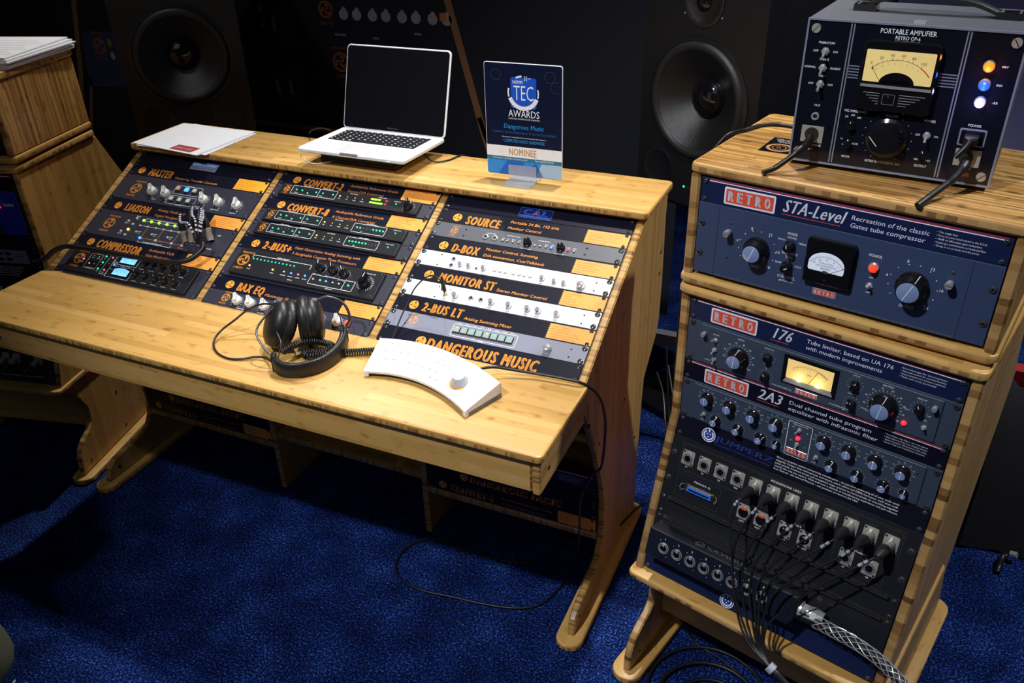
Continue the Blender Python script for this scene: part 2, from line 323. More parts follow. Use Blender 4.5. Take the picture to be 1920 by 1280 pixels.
# ---------------------------------------------------------------- small control parts, built once, mesh data shared
PR = {}
def part(name, g, mats, smooth=40): return (name, g.scale(.001).mesh(name, mats, smooth))
def wedge(g, r, h0, h1, l, w0, w1, m=0):
    """pointer bar of a chicken-head style knob: raised tapering block across the skirt"""
    g.add([(-w0, -l * .8, h0), (w0, -l * .8, h0), (w1, l, h0), (-w1, l, h0), (-w0 * .7, -l * .55, h1 - 3), (w0 * .7, -l * .55, h1 - 3), (w1 * .85, l * .98, h1), (-w1 * .85, l * .98, h1)],
          [(4, 5, 6, 7), (0, 1, 5, 4), (1, 2, 6, 5), (2, 3, 7, 6), (3, 0, 4, 7)], m)
def make_proto(k):
    g = G()
    if k in ('screw', 'screw_big', 'screw_silver'):
        r = {'screw': 3.9, 'screw_big': 5.6, 'screw_silver': 7.2}[k]
        if k == 'screw_silver':
            g.lathe(0, 0, [(r, 0), (r, 2.2), (r * .9, 3.2)], 20); g.box(-r * .92, r * .92, -.6, .6, 3.1, 3.25, 1)
            return [part('screw', g, [NIK, BLK])]
        g.lathe(0, 0, [(r * 1.15, 0), (r * 1.15, .8), (r, 1), (r * .92, 2.2), (r * .66, 3.0), (r * .42, 3.2), (r * .40, 1.6)], 12, mm=[0, 0, 0, 0, 0, 0, 1])
        return [part('screw', g, [SCR, BLK])]
    if k in ('knob_white', 'knob_wedge'):
        M = KWH if k == 'knob_white' else KBK; R = 11.5
        g.lathe(0, 0, [(R, 0), (R * .98, 7), (R * .9, 9), (R * .82, 9.5)], 24)
        wedge(g, R, 6.5, 19, R * 1.03, 4.6, 3.8)
        g2 = G(); g2.add([(-.5, 2, 17.9), (.5, 2, 17.9), (.5, 11.4, 19.1), (-.5, 11.4, 19.1)], [(0, 1, 2, 3)])
        return [part('knob', g, [M]), part('pointer_line', g2, [WHT if k == 'knob_wedge' else GRY])]
    if k in ('knob_small', 'knob_tiny'):
        R = 8.2 if k == 'knob_small' else 6
        g.lathe(0, 0, [(R, 0), (R, 4), (R * .82, 4.6), (R * .76, 12), (R * .66, 13)], 20)
        g2 = G(); g2.box(-.45, .45, R * .1, R * .74, 13, 13.2)
        return [part('knob', g, [KBK]), part('pointer_line', g2, [ORA if k == 'knob_small' else WHT])]
    if k in ('knob_chrome', 'knob_chrome_big'):
        R = 4.6 if k == 'knob_chrome' else 8.5; H = 11 if k == 'knob_chrome' else 13
        g.lathe(0, 0, [(R * 1.25, 0), (R * 1.25, 1.2), (R, 1.3), (R, H - 1), (R * .85, H)], 20)
        g2 = G(); g2.box(-.35, .35, 0, R * .8, H, H + .2)
        return [part('knob', g, [CHR]), part('pointer_line', g2, [BLK])]
    if k in ('knob_cap_big', 'knob_cap_large', 'knob_cap', 'knob_cap_tiny', 'knob_cap_mid'):
        R = {'knob_cap_big': 20, 'knob_cap_large': 23, 'knob_cap': 12.5, 'knob_cap_mid': 10.5, 'knob_cap_tiny': 7.5}[k]
        H = R * .95 + 4; rc = R * .66
        g.lathe(0, 0, [(R, 0), (R * 1.0, R * .28), (R * .92, R * .36), (R * .8, R * .5), (R * .74, H - 1), (R * .70, H)], 28)
        g2 = G(); g2.lathe(0, 0, [(rc, H - .5), (rc, H + .7), (rc * .96, H + 1)], 28)
        g3 = G(); g3.box(-.45, .45, -rc * .9, rc * .9, H + 1, H + 1.15); g3.box(-.55, .55, R * .75, R * .985, R * .30, R * .36); g3.box(-.5, .5, R * .7, R * .80, R * .5, R * .54)  # pointer line; the bar right across the cap also paints its metal highlight
        g3.add([(-.55, R * .985, R * .32), (.55, R * .985, R * .32), (.55, R * .79, R * .53), (-.55, R * .79, R * .53), ], [(0, 1, 2, 3)])
        g3.add([(-.5, R * .80, R * .52), (.5, R * .80, R * .52), (.5, R * .735, H), (-.5, R * .735, H)], [(0, 1, 2, 3)])
        return [part('knob', g, [KBK]), part('metal_cap', g2, [CAPB]), part('pointer_line', g3, [WHT])]
    if k == 'knob_pointer':
        g.lathe(0, 0, [(9, 0), (9, 2), (7.4, 3), (7, 12), (6, 13)], 18)
        g.add([(-4.8, -8, 2), (4.8, -8, 2), (1.6, 11.5, 2), (-1.6, 11.5, 2), (-3.6, -6.5, 14), (3.6, -6.5, 14), (.9, 10.5, 11), (-.9, 10.5, 11)],
              [(4, 5, 6, 7), (0, 1, 5, 4), (1, 2, 6, 5), (2, 3, 7, 6), (3, 0, 4, 7)])
        g2 = G(); g2.add([(-.5, 3, 12.8), (.5, 3, 12.8), (.5, 10.4, 11.2), (-.5, 10.4, 11.2)], [(0, 1, 2, 3)])
        return [part('knob', g, [KBK]), part('pointer_line', g2, [WHT])]
    if k == 'toggle':
        g.lathe(0, 0, [(6, 0), (6, 2.2), (5.5, 2.6)], 6); g.lathe(0, 0, [(4, 2.5), (4, 5), (3.2, 5.4)], 14)
        g2 = G(); g2.tube([(0, 0, 4), (0, 3, 9), (0, 5.6, 15)], [1.3, 1.6, 2.3], 10)
        return [part('toggle_switch', g, [CHR]), part('lever', g2, [CHR])]
    if k == 'thumb':
        g.lathe(0, 0, [(3, 0), (3, 5), (5.4, 5.2), (5.6, 15), (4.8, 16)], 18); g.box(-5, 5, -.4, .4, 15.9, 16.1, 1)
        return [part('thumbscrew', g, [CHR, BLK])]
    if k.startswith('led_'):
        r = 2.2; c = {'g': LG, 'y': LYG, 'r': LR, 'b': LB, 'a': LY, 'w': LW, 'd': LDM, 'p': LPK}[k[4]]
        if k.endswith('_s'): r = 1.35
        g.lathe(0, 0, [(r, 0), (r * .95, r * .5), (r * .6, r * .9), (r * .2, r * 1.05)], 12)
        return [part('indicator_light', g, [c])]
    if k.startswith('but_'):
        c = {'g': LG, 'd': LDM, 'b': LB, 'a': LY, 'p': LPK, 'r': LR, 'w': LW}[k[4]]
        g.lathe(0, 0, [(3, 0), (3, .8), (2.3, 1)], 14); g.lathe(0, 0, [(2.1, 1), (2.1, 3), (1.6, 3.4)], 12, 1)
        return [part('push_button', g, [CHS, c])]
    if k == 'jack':
        g.lathe(0, 0, [(6, 0), (6, 2), (5, 2.4), (3.4, 2.4), (3.2, .3)], 20, mm=[0, 0, 0, 0, 1])
        return [part('jack_socket', g, [CHR, BLK])]
    if k in ('xlr', 'xlr_combo', 'xlr_male'):
        g.prism(rr(-13, -15.5, 13, 15.5, 2.5), 0, 1.6, 0, .3)
        for sx, sy in ((-10, 12.2), (10, -12.2)): g.lathe(sx, sy, [(2.1, 1.5), (2.1, 2.0)], 10, 1)
        g.lathe(0, -1, [(11, 1.5), (11, 3.2), (9.6, 3.2), (9.4, 1.8)], 26, mm=[0, 0, 1, 1])
        g2 = G()
        if k == 'xlr': g2.lathe(0, -1, [(8.3, 1.8), (8.3, 3.6), (6.8, 3.8), (6.4, 2.0)], 22, mm=[0, 0, 1, 1]); g2.prism(rr(-3, 8, 3, 12.5, 1), 1.6, 4.4, 0, .4)
        elif k == 'xlr_male':
            g2.lathe(0, -1, [(9.0, 1.8), (9.0, 2.1)], 20, 1); g2.lathe(2, -5, [(2.2, 1.5), (2.2, 3), (1, 3.4)], 10, 0); g2.lathe(-3, 3, [(1.6, 1.5), (1.6, 3)], 10, 0)
        else: g2.lathe(0, -1, [(10.2, 1.8), (10.2, 3.4), (3.4, 3.6), (3.3, 1.9)], 24, mm=[1, 1, 1, 1]); g2.prism([(-5, 5), (5, 5), (4.5, 10.5), (-4.5, 10.5)], 3, 4.6, 2, .3)
        return [part('connector', g, [NIK, BLK]), part('socket_core', g2, [CHR if k != 'xlr_combo' else DKP, DKP, RED])]
    if k == 'xlr_round':
        g.lathe(0, 0, [(12, 0), (12, 1.6), (10.8, 1.8), (10.6, .6), (9.0, .6), (9.0, 2.0), (7.6, 2.0), (7.4, .4)], 26, mm=[0, 0, 0, 1, 1, 0, 0, 1])
        g.prism(rr(-2.6, 4.6, 2.6, 11.6, 1), 1.4, 4.0, 0, .4)
        return [part('connector', g, [SIL, DKP])]
    if k == 'xlr_plug':   # barrel of a cable plug standing out of a socket, leaning down
        d = Vector((-.33, -.62, .72)).normalized(); P = [Vector((0, -1, 2)) + d * t for t in (0, 6, 6.5, 22, 22.5, 40, 52, 60)]
        g.lathe(0, -1, [(9.3, 1), (9.3, 5)], 20); g.tube(P[:4], [9.3, 9.3, 9.6, 9.6], 18)
        g2 = G(); g2.tube([P[3], P[4], P[5], P[6], P[7]], [9.9, 9.9, 8.6, 5.0, 3.0], 16)
        return [part('plug', g, [NIK]), part('rubber_boot', g2, [RUB])]
def put(k, par, x, yd, z=0, rot=0, s=1, fix=True):
    """copy control k onto a panel at x, yd (mm right of / below the panel's top left corner)"""
    if k not in PR: PR[k] = make_proto(k)
    root = None
    for nm_, me in PR[k]:
        o = bpy.data.objects.new(nm_, me); COL.objects.link(o)
        if root is None:
            root = o; o.parent = par; o.location = (x * .001, -yd * .001, z * .001); o.rotation_euler = (0, 0, radians(rot)); o.scale = (s, s, s)
        else: o.parent = root
    return root
# ---------------------------------------------------------------- frames of the racks
UH = 44.45; PW = 482.6
TILT = 1.08901; PITCH = .50524; Z0 = .93
def frame_m(o, X, V):
    X = Vector(X); V = Vector(V); N = X.cross(V)
    return Matrix(((X.x, V.x, N.x, o[0]), (X.y, V.y, N.y, o[1]), (X.z, V.z, N.z, o[2]), (0, 0, 0, 1)))
def bay_m(b): return frame_m((b * PITCH, 0, Z0), (1, 0, 0), (0, sin(TILT), cos(TILT)))
def yaw_axes(y): return Vector((cos(y), sin(y), 0)), Vector((-sin(y), cos(y), 0))
TYAW = -.26046; TO = Vector((1.70201, -.35672, Z0 + .01642)); TT3 = .29625
def tower_frames(O, yaw, yaw1=None, off1=(.0004, -.003, .23366)):
    X, Y = yaw_axes(yaw); X1, Y1 = yaw_axes(yaw if yaw1 is None else yaw1)
    f2 = frame_m(O, X, (0, 0, 1)); O3 = O - Vector((0, 0, 6 * UH * .001))
    f3 = frame_m(O3, X, Y * sin(TT3) + Vector((0, 0, cos(TT3))))
    O1 = O + X * off1[0] + Y * off1[1] + Vector((0, 0, off1[2]))
    return frame_m(O1, X1, (0, 0, 1)), f2, f3
F1, F2, F3 = tower_frames(TO, TYAW, -.22555)
LO = Vector((-.61955, -.42902, Z0 + .01642)); LYAW = .22767
L1, L2, L3 = tower_frames(LO, LYAW, LYAW + .02)
def at(F, x, yd, z=0): return F @ Matrix.Translation((x * .001, -yd * .001, z * .001))
class Unit:
    """one panel bolted into a rack: Empty at its top left corner, millimetres right / down / out"""
    def __init__(s, F, u, n, name, label, col, cat='rack unit', group=None, th=1.6, front=1.0, extra=0, holes=True, ears=0, x0=0, w=PW, deep=13, scr='screw', sx=8.75):
        s.e = empty(name, at(F, x0, u * UH), label, cat, group); s.H = n * UH; s.z = front
        g = G(); g.prism(rr(.6, -s.H + .4 - extra, w - .6, -.4, .6, 2), front - 3, front, 0, .35); g.scale(.001).build('face_plate', [col], s.e)
        if deep:
            g = G(); g.box(22, w - 22, -s.H + 3, -3, -deep, front - 3.1); g.scale(.001).build('chassis', [CHS], s.e)
        if holes:
            ys = {1: (6.35, 38.1), 2: (6.35, s.H - 6.35), 3: (38.1, 95.25)}[n]
            for y in ys:
                for x in (sx, w - sx): put(scr, s.e, x, y, front)
        s.L = {}
    def put(s, k, x, yd, rot=0, sc=1, z=None): return put(k, s.e, x, yd, s.z if z is None else z, rot, sc)
    def g(s, mt, name='lettering', z=None):
        k = (mt.name, name)
        if k not in s.L: s.L[k] = (G(), mt, name)
        return s.L[k][0]
    def T(s, txt, x, yd, h, w=None, mt=None, al='l', sh=0, wt='r', z=None, name='lettering', sp=0):
        T(s.g(mt or WHT, name), txt, x, -yd, h, w, al, sh, (s.z if z is None else z) + .15, 0, wt, sp)
    def raised(s, x0, x1, y0, y1, h, col, name='raised_face', r=2):
        g = G(); g.prism(rr(x0, -y1, x1, -y0, r, 3), s.z, s.z + h, 0, .8); g.scale(.001).build(name, [col], s.e); s.z += h
    def done(s):
        for g, mt, name in s.L.values():
            o = g.scale(.001).build(name, [mt], s.e)
            if name in ('vent_holes', 'scale_marks', 'scale_numbers', 'small_print', 'outline'): o['kind'] = 'stuff'
        return s.e
# ---- the round emblem with three holes and curved arms
def emblem_solid(g, gd, x, y, r, z):
    g.disc(x, y, r, z, 0, 28)
    for k in range(3):
        a = radians(75 + 120 * k); gd.disc(x + r * .62 * cos(a), y + r * .62 * sin(a), r * .17, z + .12, 0, 10, r * .13)
        pts = []
        for i in range(9):
            t = i / 8; aa = radians(15 + 120 * k + 75 * t); q = r * (.1 + .78 * t); pts.append((x + q * cos(aa), y + q * sin(aa)))
        gd.line(pts, r * .07, z + .12)
        pts = []
        for i in range(7):
            t = i / 6; aa = radians(-5 + 120 * k + 95 * t); q = r * (.1 + .42 * t); pts.append((x + q * cos(aa), y + q * sin(aa)))
        gd.line(pts, r * .05, z + .12)
def emblem_line(g, x, y, r, z):
    g.arc(x, y, r, 0, 360, r * .09, z, 0, 28); g.arc(x, y, r * .84, 0, 360, r * .05, z, 0, 24)
    for k in range(3):
        a = radians(75 + 120 * k); g.disc(x + r * .58 * cos(a), y + r * .58 * sin(a), r * .17, z, 0, 10)
        for s0, wd in ((15, .09), (-8, .05)):
            g.line([(x + r * (.08 + .72 * t) * cos(radians(s0 + 120 * k + 75 * t)), y + r * (.08 + .72 * t) * sin(radians(s0 + 120 * k + 75 * t))) for t in [i / 8 for i in range(9)]], r * wd, z)
def unit_mark(U, x, yd, r, bot, mt=ORA, top='DANGEROUS'):
    g = U.g(mt, 'emblem'); z = U.z + .15
    emblem_line(g, x, -yd, r, z)
    T(g, top, x + r * .18, -(yd - r * 1.32), r * .32, r * 2.3, 'c', .1, z, 0, 'b')
    T(g, bot, x - r * .15, -(yd + r * 1.72), r * .38, r * 1.9, 'c', .15, z, 0, 'b')
def banner(F, u, title, tx, subs, label_lines, label, grp, group='orange and black product title strips', lab_mt=None, ex=50, tw='x', extra=0, lab_u=None):
    U = Unit(F, u, 1, 'title_panel', label, BAN, 'sign', group, front=0, extra=extra, deep=0)
    gs = U.g(ORA, 'emblem'); gd = U.g(BAN, 'emblem_cutout'); emblem_solid(gs, gd, ex, -24.5, 11.8, .15)
    x0, x1, yb, h = tx; k = 1.0
    T(U.g(ORA, 'title_lettering'), title, x0, -yb, h, (x1 - x0), 'l', .06, .15, 0, 'x')
    for s, sx0, sx1, sy, sh_ in subs: T(U.g(ORA if grp else ORT, 'lettering'), s, sx0, -sy, sh_, sx1 - sx0, 'l', .12, .15, 0, 'r')
    if label_lines:
        g = G(); n = 6; pts = [(482.2, -3.6), (482.2, -41.5)]; ys = [-41.5 + 37.9 * i / (2 * n) for i in range(2 * n + 1)]
        pts += [(379 + (2.6 if i % 2 else 0), y) for i, y in enumerate(ys)]
        g.prism(pts, .02, .32, 0); g.scale(.001).build('description_label', [lab_mt or TAN], U.e)
        for i, s in enumerate(label_lines): T(U.g(BRN, 'small_print'), s, 386, -(11.5 + 6.6 * i), 2.9, min(86, 2.05 * len(s)), 'l', .15, .45, 0, 'l')
    return U.done()
# ================================================================ LEFT BAY of the console
B0, B1, B2 = bay_m(0), bay_m(1), bay_m(2)
U = Unit(B0, 0, 1, 'blank_panel', 'dark blank rack panel with a small silver and blue badge, top of left bay', BAN, front=0, deep=0)
g = G(); g.prism(rr(197, -40, 289, -12, 1.5), 0, 1.2, 0, .3); g.scale(.001).build('badge', [LAV], U.e)
g = G(); g.rect(198.5, -27, 287.5, -13.5, 1.3); g.scale(.001).build('badge_band', [mat('badge_blue', (.06, .22, .62), .35)], U.e)
U.T('AUDIO ALCHEMIST', 243, 24.5, 8, 84, WHT, 'c', wt='b', z=1.3); gg = U.g(GRY, 'badge_lines')
for a, b in ((203, 250), (262, 280)): gg.rect(a, -34.5, b, -33, 1.35)
gg.rect(254, -37, 255.5, -30, 1.35); U.done()
banner(B0, 1, 'MASTER', (73, 160, 39, 25), [('Mastering Transfer Console', 171, 322, 38, 7.5)], ['Modular Console Design', 'Monitoring, Input Select, Passive', 'Independent Left & Right Levels', 'Stereo Width Control', 'Offset Stage, 3 Effect Inserts'], 'uppermost black title strip of left bay, with orange emblem and bright amber label', 1, lab_mt=YEL, ex=42)
def scale_ring(U, x, yd, r0, r1, n, a0=-135, a1=135, mt=WHT, wd=.7, dots=False, nums=None, nh=2.6):
    g = U.g(mt, 'scale_marks'); z = U.z + .15
    for i in range(n):
        a = radians(90 - (a0 + (a1 - a0) * i / (n - 1)))
        if dots: g.disc(x + r1 * cos(a), -yd + r1 * sin(a), wd, z, 0, 8)
        else: g.line([(x + r0 * cos(a), -yd + r0 * sin(a)), (x + r1 * cos(a), -yd + r1 * sin(a))], wd, z)
    if nums:
        for i, s in enumerate(nums):
            a = radians(90 - (a0 + (a1 - a0) * i / (len(nums) - 1))); q = r1 + nh * 1.2
            T(U.g(mt, 'scale_numbers'), s, x + q * cos(a), -yd + q * sin(a) - nh / 2, nh, None, 'c', 0, z, 0, 'r')
U = Unit(B0, 2, 2, 'mastering_console', 'dark slate unit with five grey wedge knobs and six square buttons, left bay', SLA)
unit_mark(U, 68, 47, 17, 'MASTER')
for i, x in enumerate((132, 181, 317, 368, 430)):
    y = 50 + i * .6; scale_ring(U, x, y, 15, 18, 13); U.put('knob_white', x, y, rot=(28, 24, 30, 22, 12)[i], sc=1.12)
    for a in (-60, 135): U.g(WHT, 'scale_marks').disc(x + 20 * cos(radians(a)), -y + 20 * sin(radians(a)), 1.6, U.z + .15)
for i, (x, y) in enumerate([(213, 29), (243, 29), (271, 29), (213, 66), (242, 66), (272, 66)]):
    g = G(); g.prism(rr(-8, -8, 8, 8, 1), 0, 2, 0, .4); g.prism(rr(-6.3, -5, 6.3, 7.4, 1.2), 2, 6.5, 1, .7)
    b = g.scale(.001).build('push_button', [CHS, [LPK, LB, LDM][i] if i < 3 else LDM] if i != 0 else [CHS, mat('salmon_cap', (.75, .38, .30), .4)], U.e, loc=(x * .001, -y * .001, U.z * .001))
gg = U.g(WHT, 'outline'); gg.frame(199, -44, 292, -14, .8, U.z + .15, 0, 4); gg.frame(196, -80, 292, -51, .8, U.z + .15, 0, 4)
for s, x, y, w in (('INPUT', 153, 76, 15), ('1', 133, 76, 2), ('2', 178, 76, 3), ('MONITOR', 247, 15.5, 26), ('INSERTS', 245, 82.5, 20), ('S&M WIDTH', 315, 78, 32), ('LEVEL', 315, 83, 14), ('S&M MODE', 369, 78, 28), ('OUTPUT', 430, 80, 22)): U.T(s, x, y, 3.6, w, WHT, 'c', wt='b')
U.done()
banner(B0, 4, 'LIAISON', (79, 168, 37.5, 24), [('Analog Outboard', 191, 286, 21, 7.5), ('Digital Navigation', 192, 284, 40, 7.5)], ['6 Stereo Programmable Inserts', 'Flexible Parallel Processing: Drive', '2 Programmable Instant Feedback', 'Audio Circuit Layout, Flip & Replace', '32 Configuration Snapshots'], 'black title strip with orange round emblem, second lettered strip in left bay', 0)
U = Unit(B0, 5, 2, 'routing_unit', 'dark slate routing unit with green lit button grid and clustered plugs, left bay', SLA)
unit_mark(U, 66, 44, 17, 'LIAISON'); gw = U.g(WHT, 'outline'); go = U.g(ORA, 'signal_lines'); z = U.z + .15
gw.line([(177, -17), (177, -9), (316, -9), (316, -15)], .9, z); gw.line([(199, -83), (199, -87), (312, -87), (312, -80)], .9, z)
for y, xs in ((17, (173, 318)), (34, (172, 318))): gw.line([(xs[0], -y), (xs[1], -y)], .8, z)
go.line([(199, -73), (345, -73)], .9, z)
for x in (201, 255, 310): go.line([(x, -36), (x, -73)], .9, z)
go.line([(340, -72), (347, -48)], 1.1, z); go.poly([(350, -42), (343, -50), (352, -50)], z)
for x in (173, 200, 227, 255, 282): U.put('led_y', x, 17, sc=1.9)
for x in (172, 200, 228, 255, 281, 309): U.put('led_d', x, 35, sc=1.5)
for x, c in ((199, 'b'), (254, 'd'), (309, 'd'), (345, 'd')): U.put('led_' + c, x, 74, sc=1.9)
for x in (174, 229, 284): U.put('led_d', x, 57, sc=1.6); U.T('SEND', x + 4, 56, 3, 13, WHT, wt='b'); U.T('1-2', x + 6, 62, 3, 8, WHT, wt='b')
for x, y, c in ((147, 15, 'd'), (125, 27, 'd'), (146, 35, 'd'), (143, 54, 'a'), (124, 64, 'd'), (145, 73, 'd')): U.put('led_' + c, x, y, sc=1.9)
for s, x, y, w in (('SENDS', 147, 8, 16), ('BANK', 122, 35, 14), ('BANK', 122, 72, 14), ('STEREO INSERT SCENES 1-5', 250, 11, 62), ('TO PARALLEL PROCESSING BUS', 250, 86, 66), ('LINK', 436, 24, 11), ('BYPASS', 430, 70, 17)): U.T(s, x, y, 3.6, w, WHT, 'c', wt='b')
U.T('PROCESS', 345, 84, 3.6, 18, ORA, 'c', wt='b')
for x in (352, 372, 392, 412): U.put('jack', x, 60)
U.done()
banner(B0, 7, 'COMPRESSOR', (75, 232, 37.5, 25), [('Audiophile VCA', 252, 338, 19, 7.5), ('Gain Reduction', 252, 336, 36, 7.5)], ['Stereo or Dual Mono', 'Manual & Auto Attack/Release', 'Sidechain, Bass Cut, Sibilance', 'External Sidechain Insert', 'Tilt EQ Detector Shaping'], 'black title strip crossed by thick cable, third lettered strip in left bay', 0)
def perf(U, x0, x1, yA, yB, n=5, m=14):
    g = U.g(CHS, 'vent_holes')
    for i in range(n):
        for j in range(m): g.disc(x0 + (x1 - x0) * i / (n - 1), -(yA + (yB - yA) * j / (m - 1)), .9, 1.15, 0, 6)
U = Unit(B0, 8, 2, 'compressor', 'black compressor with two pale blue lit meters and ten black knobs, bottom of left bay', SLA)
perf(U, 22, 30, 10, 80, 3, 18); perf(U, 456, 468, 10, 80, 4, 18); U.raised(33, 452, 6, 83, 9, BRM)
unit_mark(U, 66, 43, 16, 'COMPRESSOR')
for y0 in (8, 47):
    g = G(); g.prism(rr(198, -(y0 + 27), 257, -y0, 3), U.z, U.z + 1, 0, .3); g.scale(.001).build('meter_bezel', [DKP], U.e)
    g = G(); g.poly([(202, -(y0 + 24))] + [(202 + 51 * i / 8, -(y0 + 6 - 4.5 * sin(pi * i / 8))) for i in range(9)] + [(253, -(y0 + 24))], U.z + 1.2); m_ = g.scale(.001).build('meter_window', [VUB], U.e)
    g = G(); g.line([(227, -(y0 + 24)), (208, -(y0 + 9))], .5, U.z + 1.4); g.arc(227, -(y0 + 29), 22, 40, 140, .5, U.z + 1.4); g.scale(.001).build('needle', [BLK], U.e)
for i, (x, y) in enumerate([(288, 18), (314, 18), (347, 20), (381, 20), (413, 22), (280, 58), (311, 58), (347, 61), (378, 61), (412, 61)]):
    U.put('knob_small', x, y, rot=(40, -20, 10, 60, -50, 30, 0, 20, -30, 10)[i], sc=1.12); scale_ring(U, x, y, 11, 13, 9, mt=ORT if i in (2, 3, 8) else WHT, wd=.5)
for x, y, c in ((82, 43, 'p'), (148, 22, 'g'), (171, 22, 'p'), (150, 42, 'g'), (172, 42, 'd'), (191, 42, 'b'), (149, 63, 'g'), (171, 63, 'p'), (109, 52, 'a'), (126, 51, 'd'), (109, 27, 'd'), (126, 27, 'd')): U.put('led_' + c, x, y, sc=1.15 if c in 'gpb' else .8)
gw = U.g(WHT, 'outline'); z = U.z + .15
gw.frame(97, -67, 138, -20, .7, z); gw.frame(161, -76, 182, -10, .7, z); gw.frame(183, -56, 199, -33, .7, z); gw.frame(185, -38, 262, -5, .6, z); gw.frame(183, -80, 262, -45, .6, z)
for s, x, y, w in (('ENGAGE', 82, 54, 12), ('DETECT', 118, 21, 12), ('TILT BASSCUT', 118, 66, 28), ('AUTO', 109, 34, 7), ('STEREO', 127, 34, 9), ('SC 1', 148, 31, 6), ('S/C', 149, 51, 6), ('BYP', 149, 71, 6), ('GAIN REDUCTION', 228, 42, 34), ('MIX', 171, 72, 6)): U.T(s, x, y, 2.4, w, WHT, 'c')
for i, s in enumerate(('GAIN', 'ATTACK', 'RELEASE', 'RATIO', 'THRESHOLD')): U.T(s, 282 + i * 33, 40, 2.3, 16, ORA if i in (2, 3) else WHT, 'c'); U.T(s, 282 + i * 33, 78, 2.3, 16, WHT, 'c')
U.done()
# ================================================================ MIDDLE BAY
banner(B1, 0, 'CONVERT-2', (79, 203, 39, 22.5), [('Audiophile Reference Grade', 220, 364, 22, 7.5), ('Stereo D/A Converter', 220, 330, 40, 7.5)], ['Roll-Input for DAW Connectivity', '5 Digital Input Formats', 'Stepped Calibrated Control', 'Pristine Ultra-Low Jitter Sound', 'Dante & Stereo Mastering'], 'black title strip with orange emblem at the very top of middle bay', 0, ex=54)
def leds_row(U, two=True):
    gw = U.g(WHT, 'outline'); z = U.z + .15
    gw.frame(66, -34, 204, -7, .8, z, 0, 2); gw.line([(150, -7), (150, -34)], .8, z)
    for x, y in ((80, 20), (98, 20), (118, 27), (142, 20), (163, 20), (194, 20)): U.put('led_g', x, y, sc=1.0)
    for x in (106, 118, 128, 128): U.put('led_d', x, 15, sc=.35)
    for x, c in ((216, 'a'), (239, 'a'), (262, 'a'), (284, 'a')): U.put('led_' + c, x, 20, sc=1.0 if x == 216 else .55)
    for s, x, y, w in (('SAMPLE RATE kHz', 110, 5.5, 28), ('CALIBRATION dB', 170, 5.5, 28), ('STATUS', 82, 31, 11), ('SELECT', 160, 31, 10), ('DIM', 216, 29, 6), ('AES', 239, 29, 6), ('SPDIF', 262, 29, 9), ('OPTICAL', 285, 29, 12), ('INPUT SOURCE', 253, 9, 24)): U.T(s, x, y, 2.4, w, WHT, 'c')
U = Unit(B1, 1, 1, 'converter', 'slim black converter with green bar meter and black pointer knob, top of middle bay', SLA)
perf(U, 456, 468, 6, 38, 4, 9); U.raised(28, 448, 3, 42, 9, BRM); unit_mark(U, 50, 22, 8.5, 'CONVERT-2'); leds_row(U)
for i, y in enumerate((14, 25)):
    for k in range(12):
        g = G(); g.rect(307 + k * 4.9, -y - 3.4, 311.2 + k * 4.9, -y + 2); g.scale(.001)
        o = g.build('meter_segment', [(LYG if k < (6 if i == 0 else 8) else (LR if k == 9 else CHS))], U.e, loc=(0, 0, (U.z + .2) * .001))
U.T('DIGITAL LEVEL', 338, 8, 2.4, 26, WHT, 'c'); U.T('WORD CLOCK', 383, 13, 2.4, 20, WHT, 'c'); U.put('led_g', 383, 20, sc=.9)
scale_ring(U, 420, 22, 15, 17, 13, wd=.5); U.put('knob_wedge', 420, 22, rot=25, sc=1.1); U.done()
banner(B1, 2, 'CONVERT-8', (76, 204, 38.5, 22.5), [('Audiophile Reference Grade', 221, 364, 22, 7.5), ('8 Channel D/A Converter', 220, 347, 40, 7.5)], ['16 Dedicated Summing Converters', '4 Digital Input Formats', 'Full Digital Trim 8 Channels', 'Digital Input Sync', '3 Digital Input Sources'], 'black title strip with orange emblem, second lettered strip in middle bay', 0, ex=53)
for n_ in (0, 1):
    U = Unit(B1, 3 + n_, 1, 'converter', ('upper of the two adjoining slim black converters in middle bay', 'lower of the two adjoining slim black converters in middle bay')[n_], SLA, group='pair of slim black eight channel converters')
    perf(U, 456, 468, 6, 38, 4, 9); U.raised(28, 450, 3, 42, 9, BRM); unit_mark(U, 50, 22, 8.5, 'CONVERT-8'); leds_row(U)
    gw = U.g(WHT, 'outline'); gw.frame(301, -35, 395, -8, .8, U.z + .15, 0, 2)
    for k in range(9): U.put('led_g' if (k in (0, 1, 5, 6, 7, 8) if n_ == 0 else k < 6) else 'led_d', 313 + k * 9.4, 20.5, sc=1.05 if (k in (0, 1, 5, 6, 7, 8) if n_ == 0 else k < 6) else .4)
    U.T('SIGNAL PRESENT', 348, 6.5, 2.4, 28, WHT, 'c'); U.T('CH', 330, 32, 2.4, 5, WHT, 'c'); U.T('WORD CLOCK', 424, 12, 2.4, 22, WHT, 'c'); U.put('led_g', 423, 20, sc=.9)
    for x in (34, 444): U.put('screw', x, 8, sc=.55)
    U.done()
banner(B1, 5, '2-BUS+', (76, 163, 36, 23), [('Next Generation Analog Summing with', 168, 361, 20, 7.5), ('3 Assignable Custom Tone Processors', 168, 358, 37, 7.5)], ['16 Inputs x 2 Outputs', 'Transformer with Saturation Control', '1st Limiter with Blend Control', 'Harmonic Emphasis Control', 'External Insert Loop'], 'black title strip above the tall summing mixer, third lettered strip in middle bay', 0)
U = Unit(B1, 6, 2, 'summing_mixer', 'black summing mixer with four black knobs and row of green lights, middle bay', SLA)
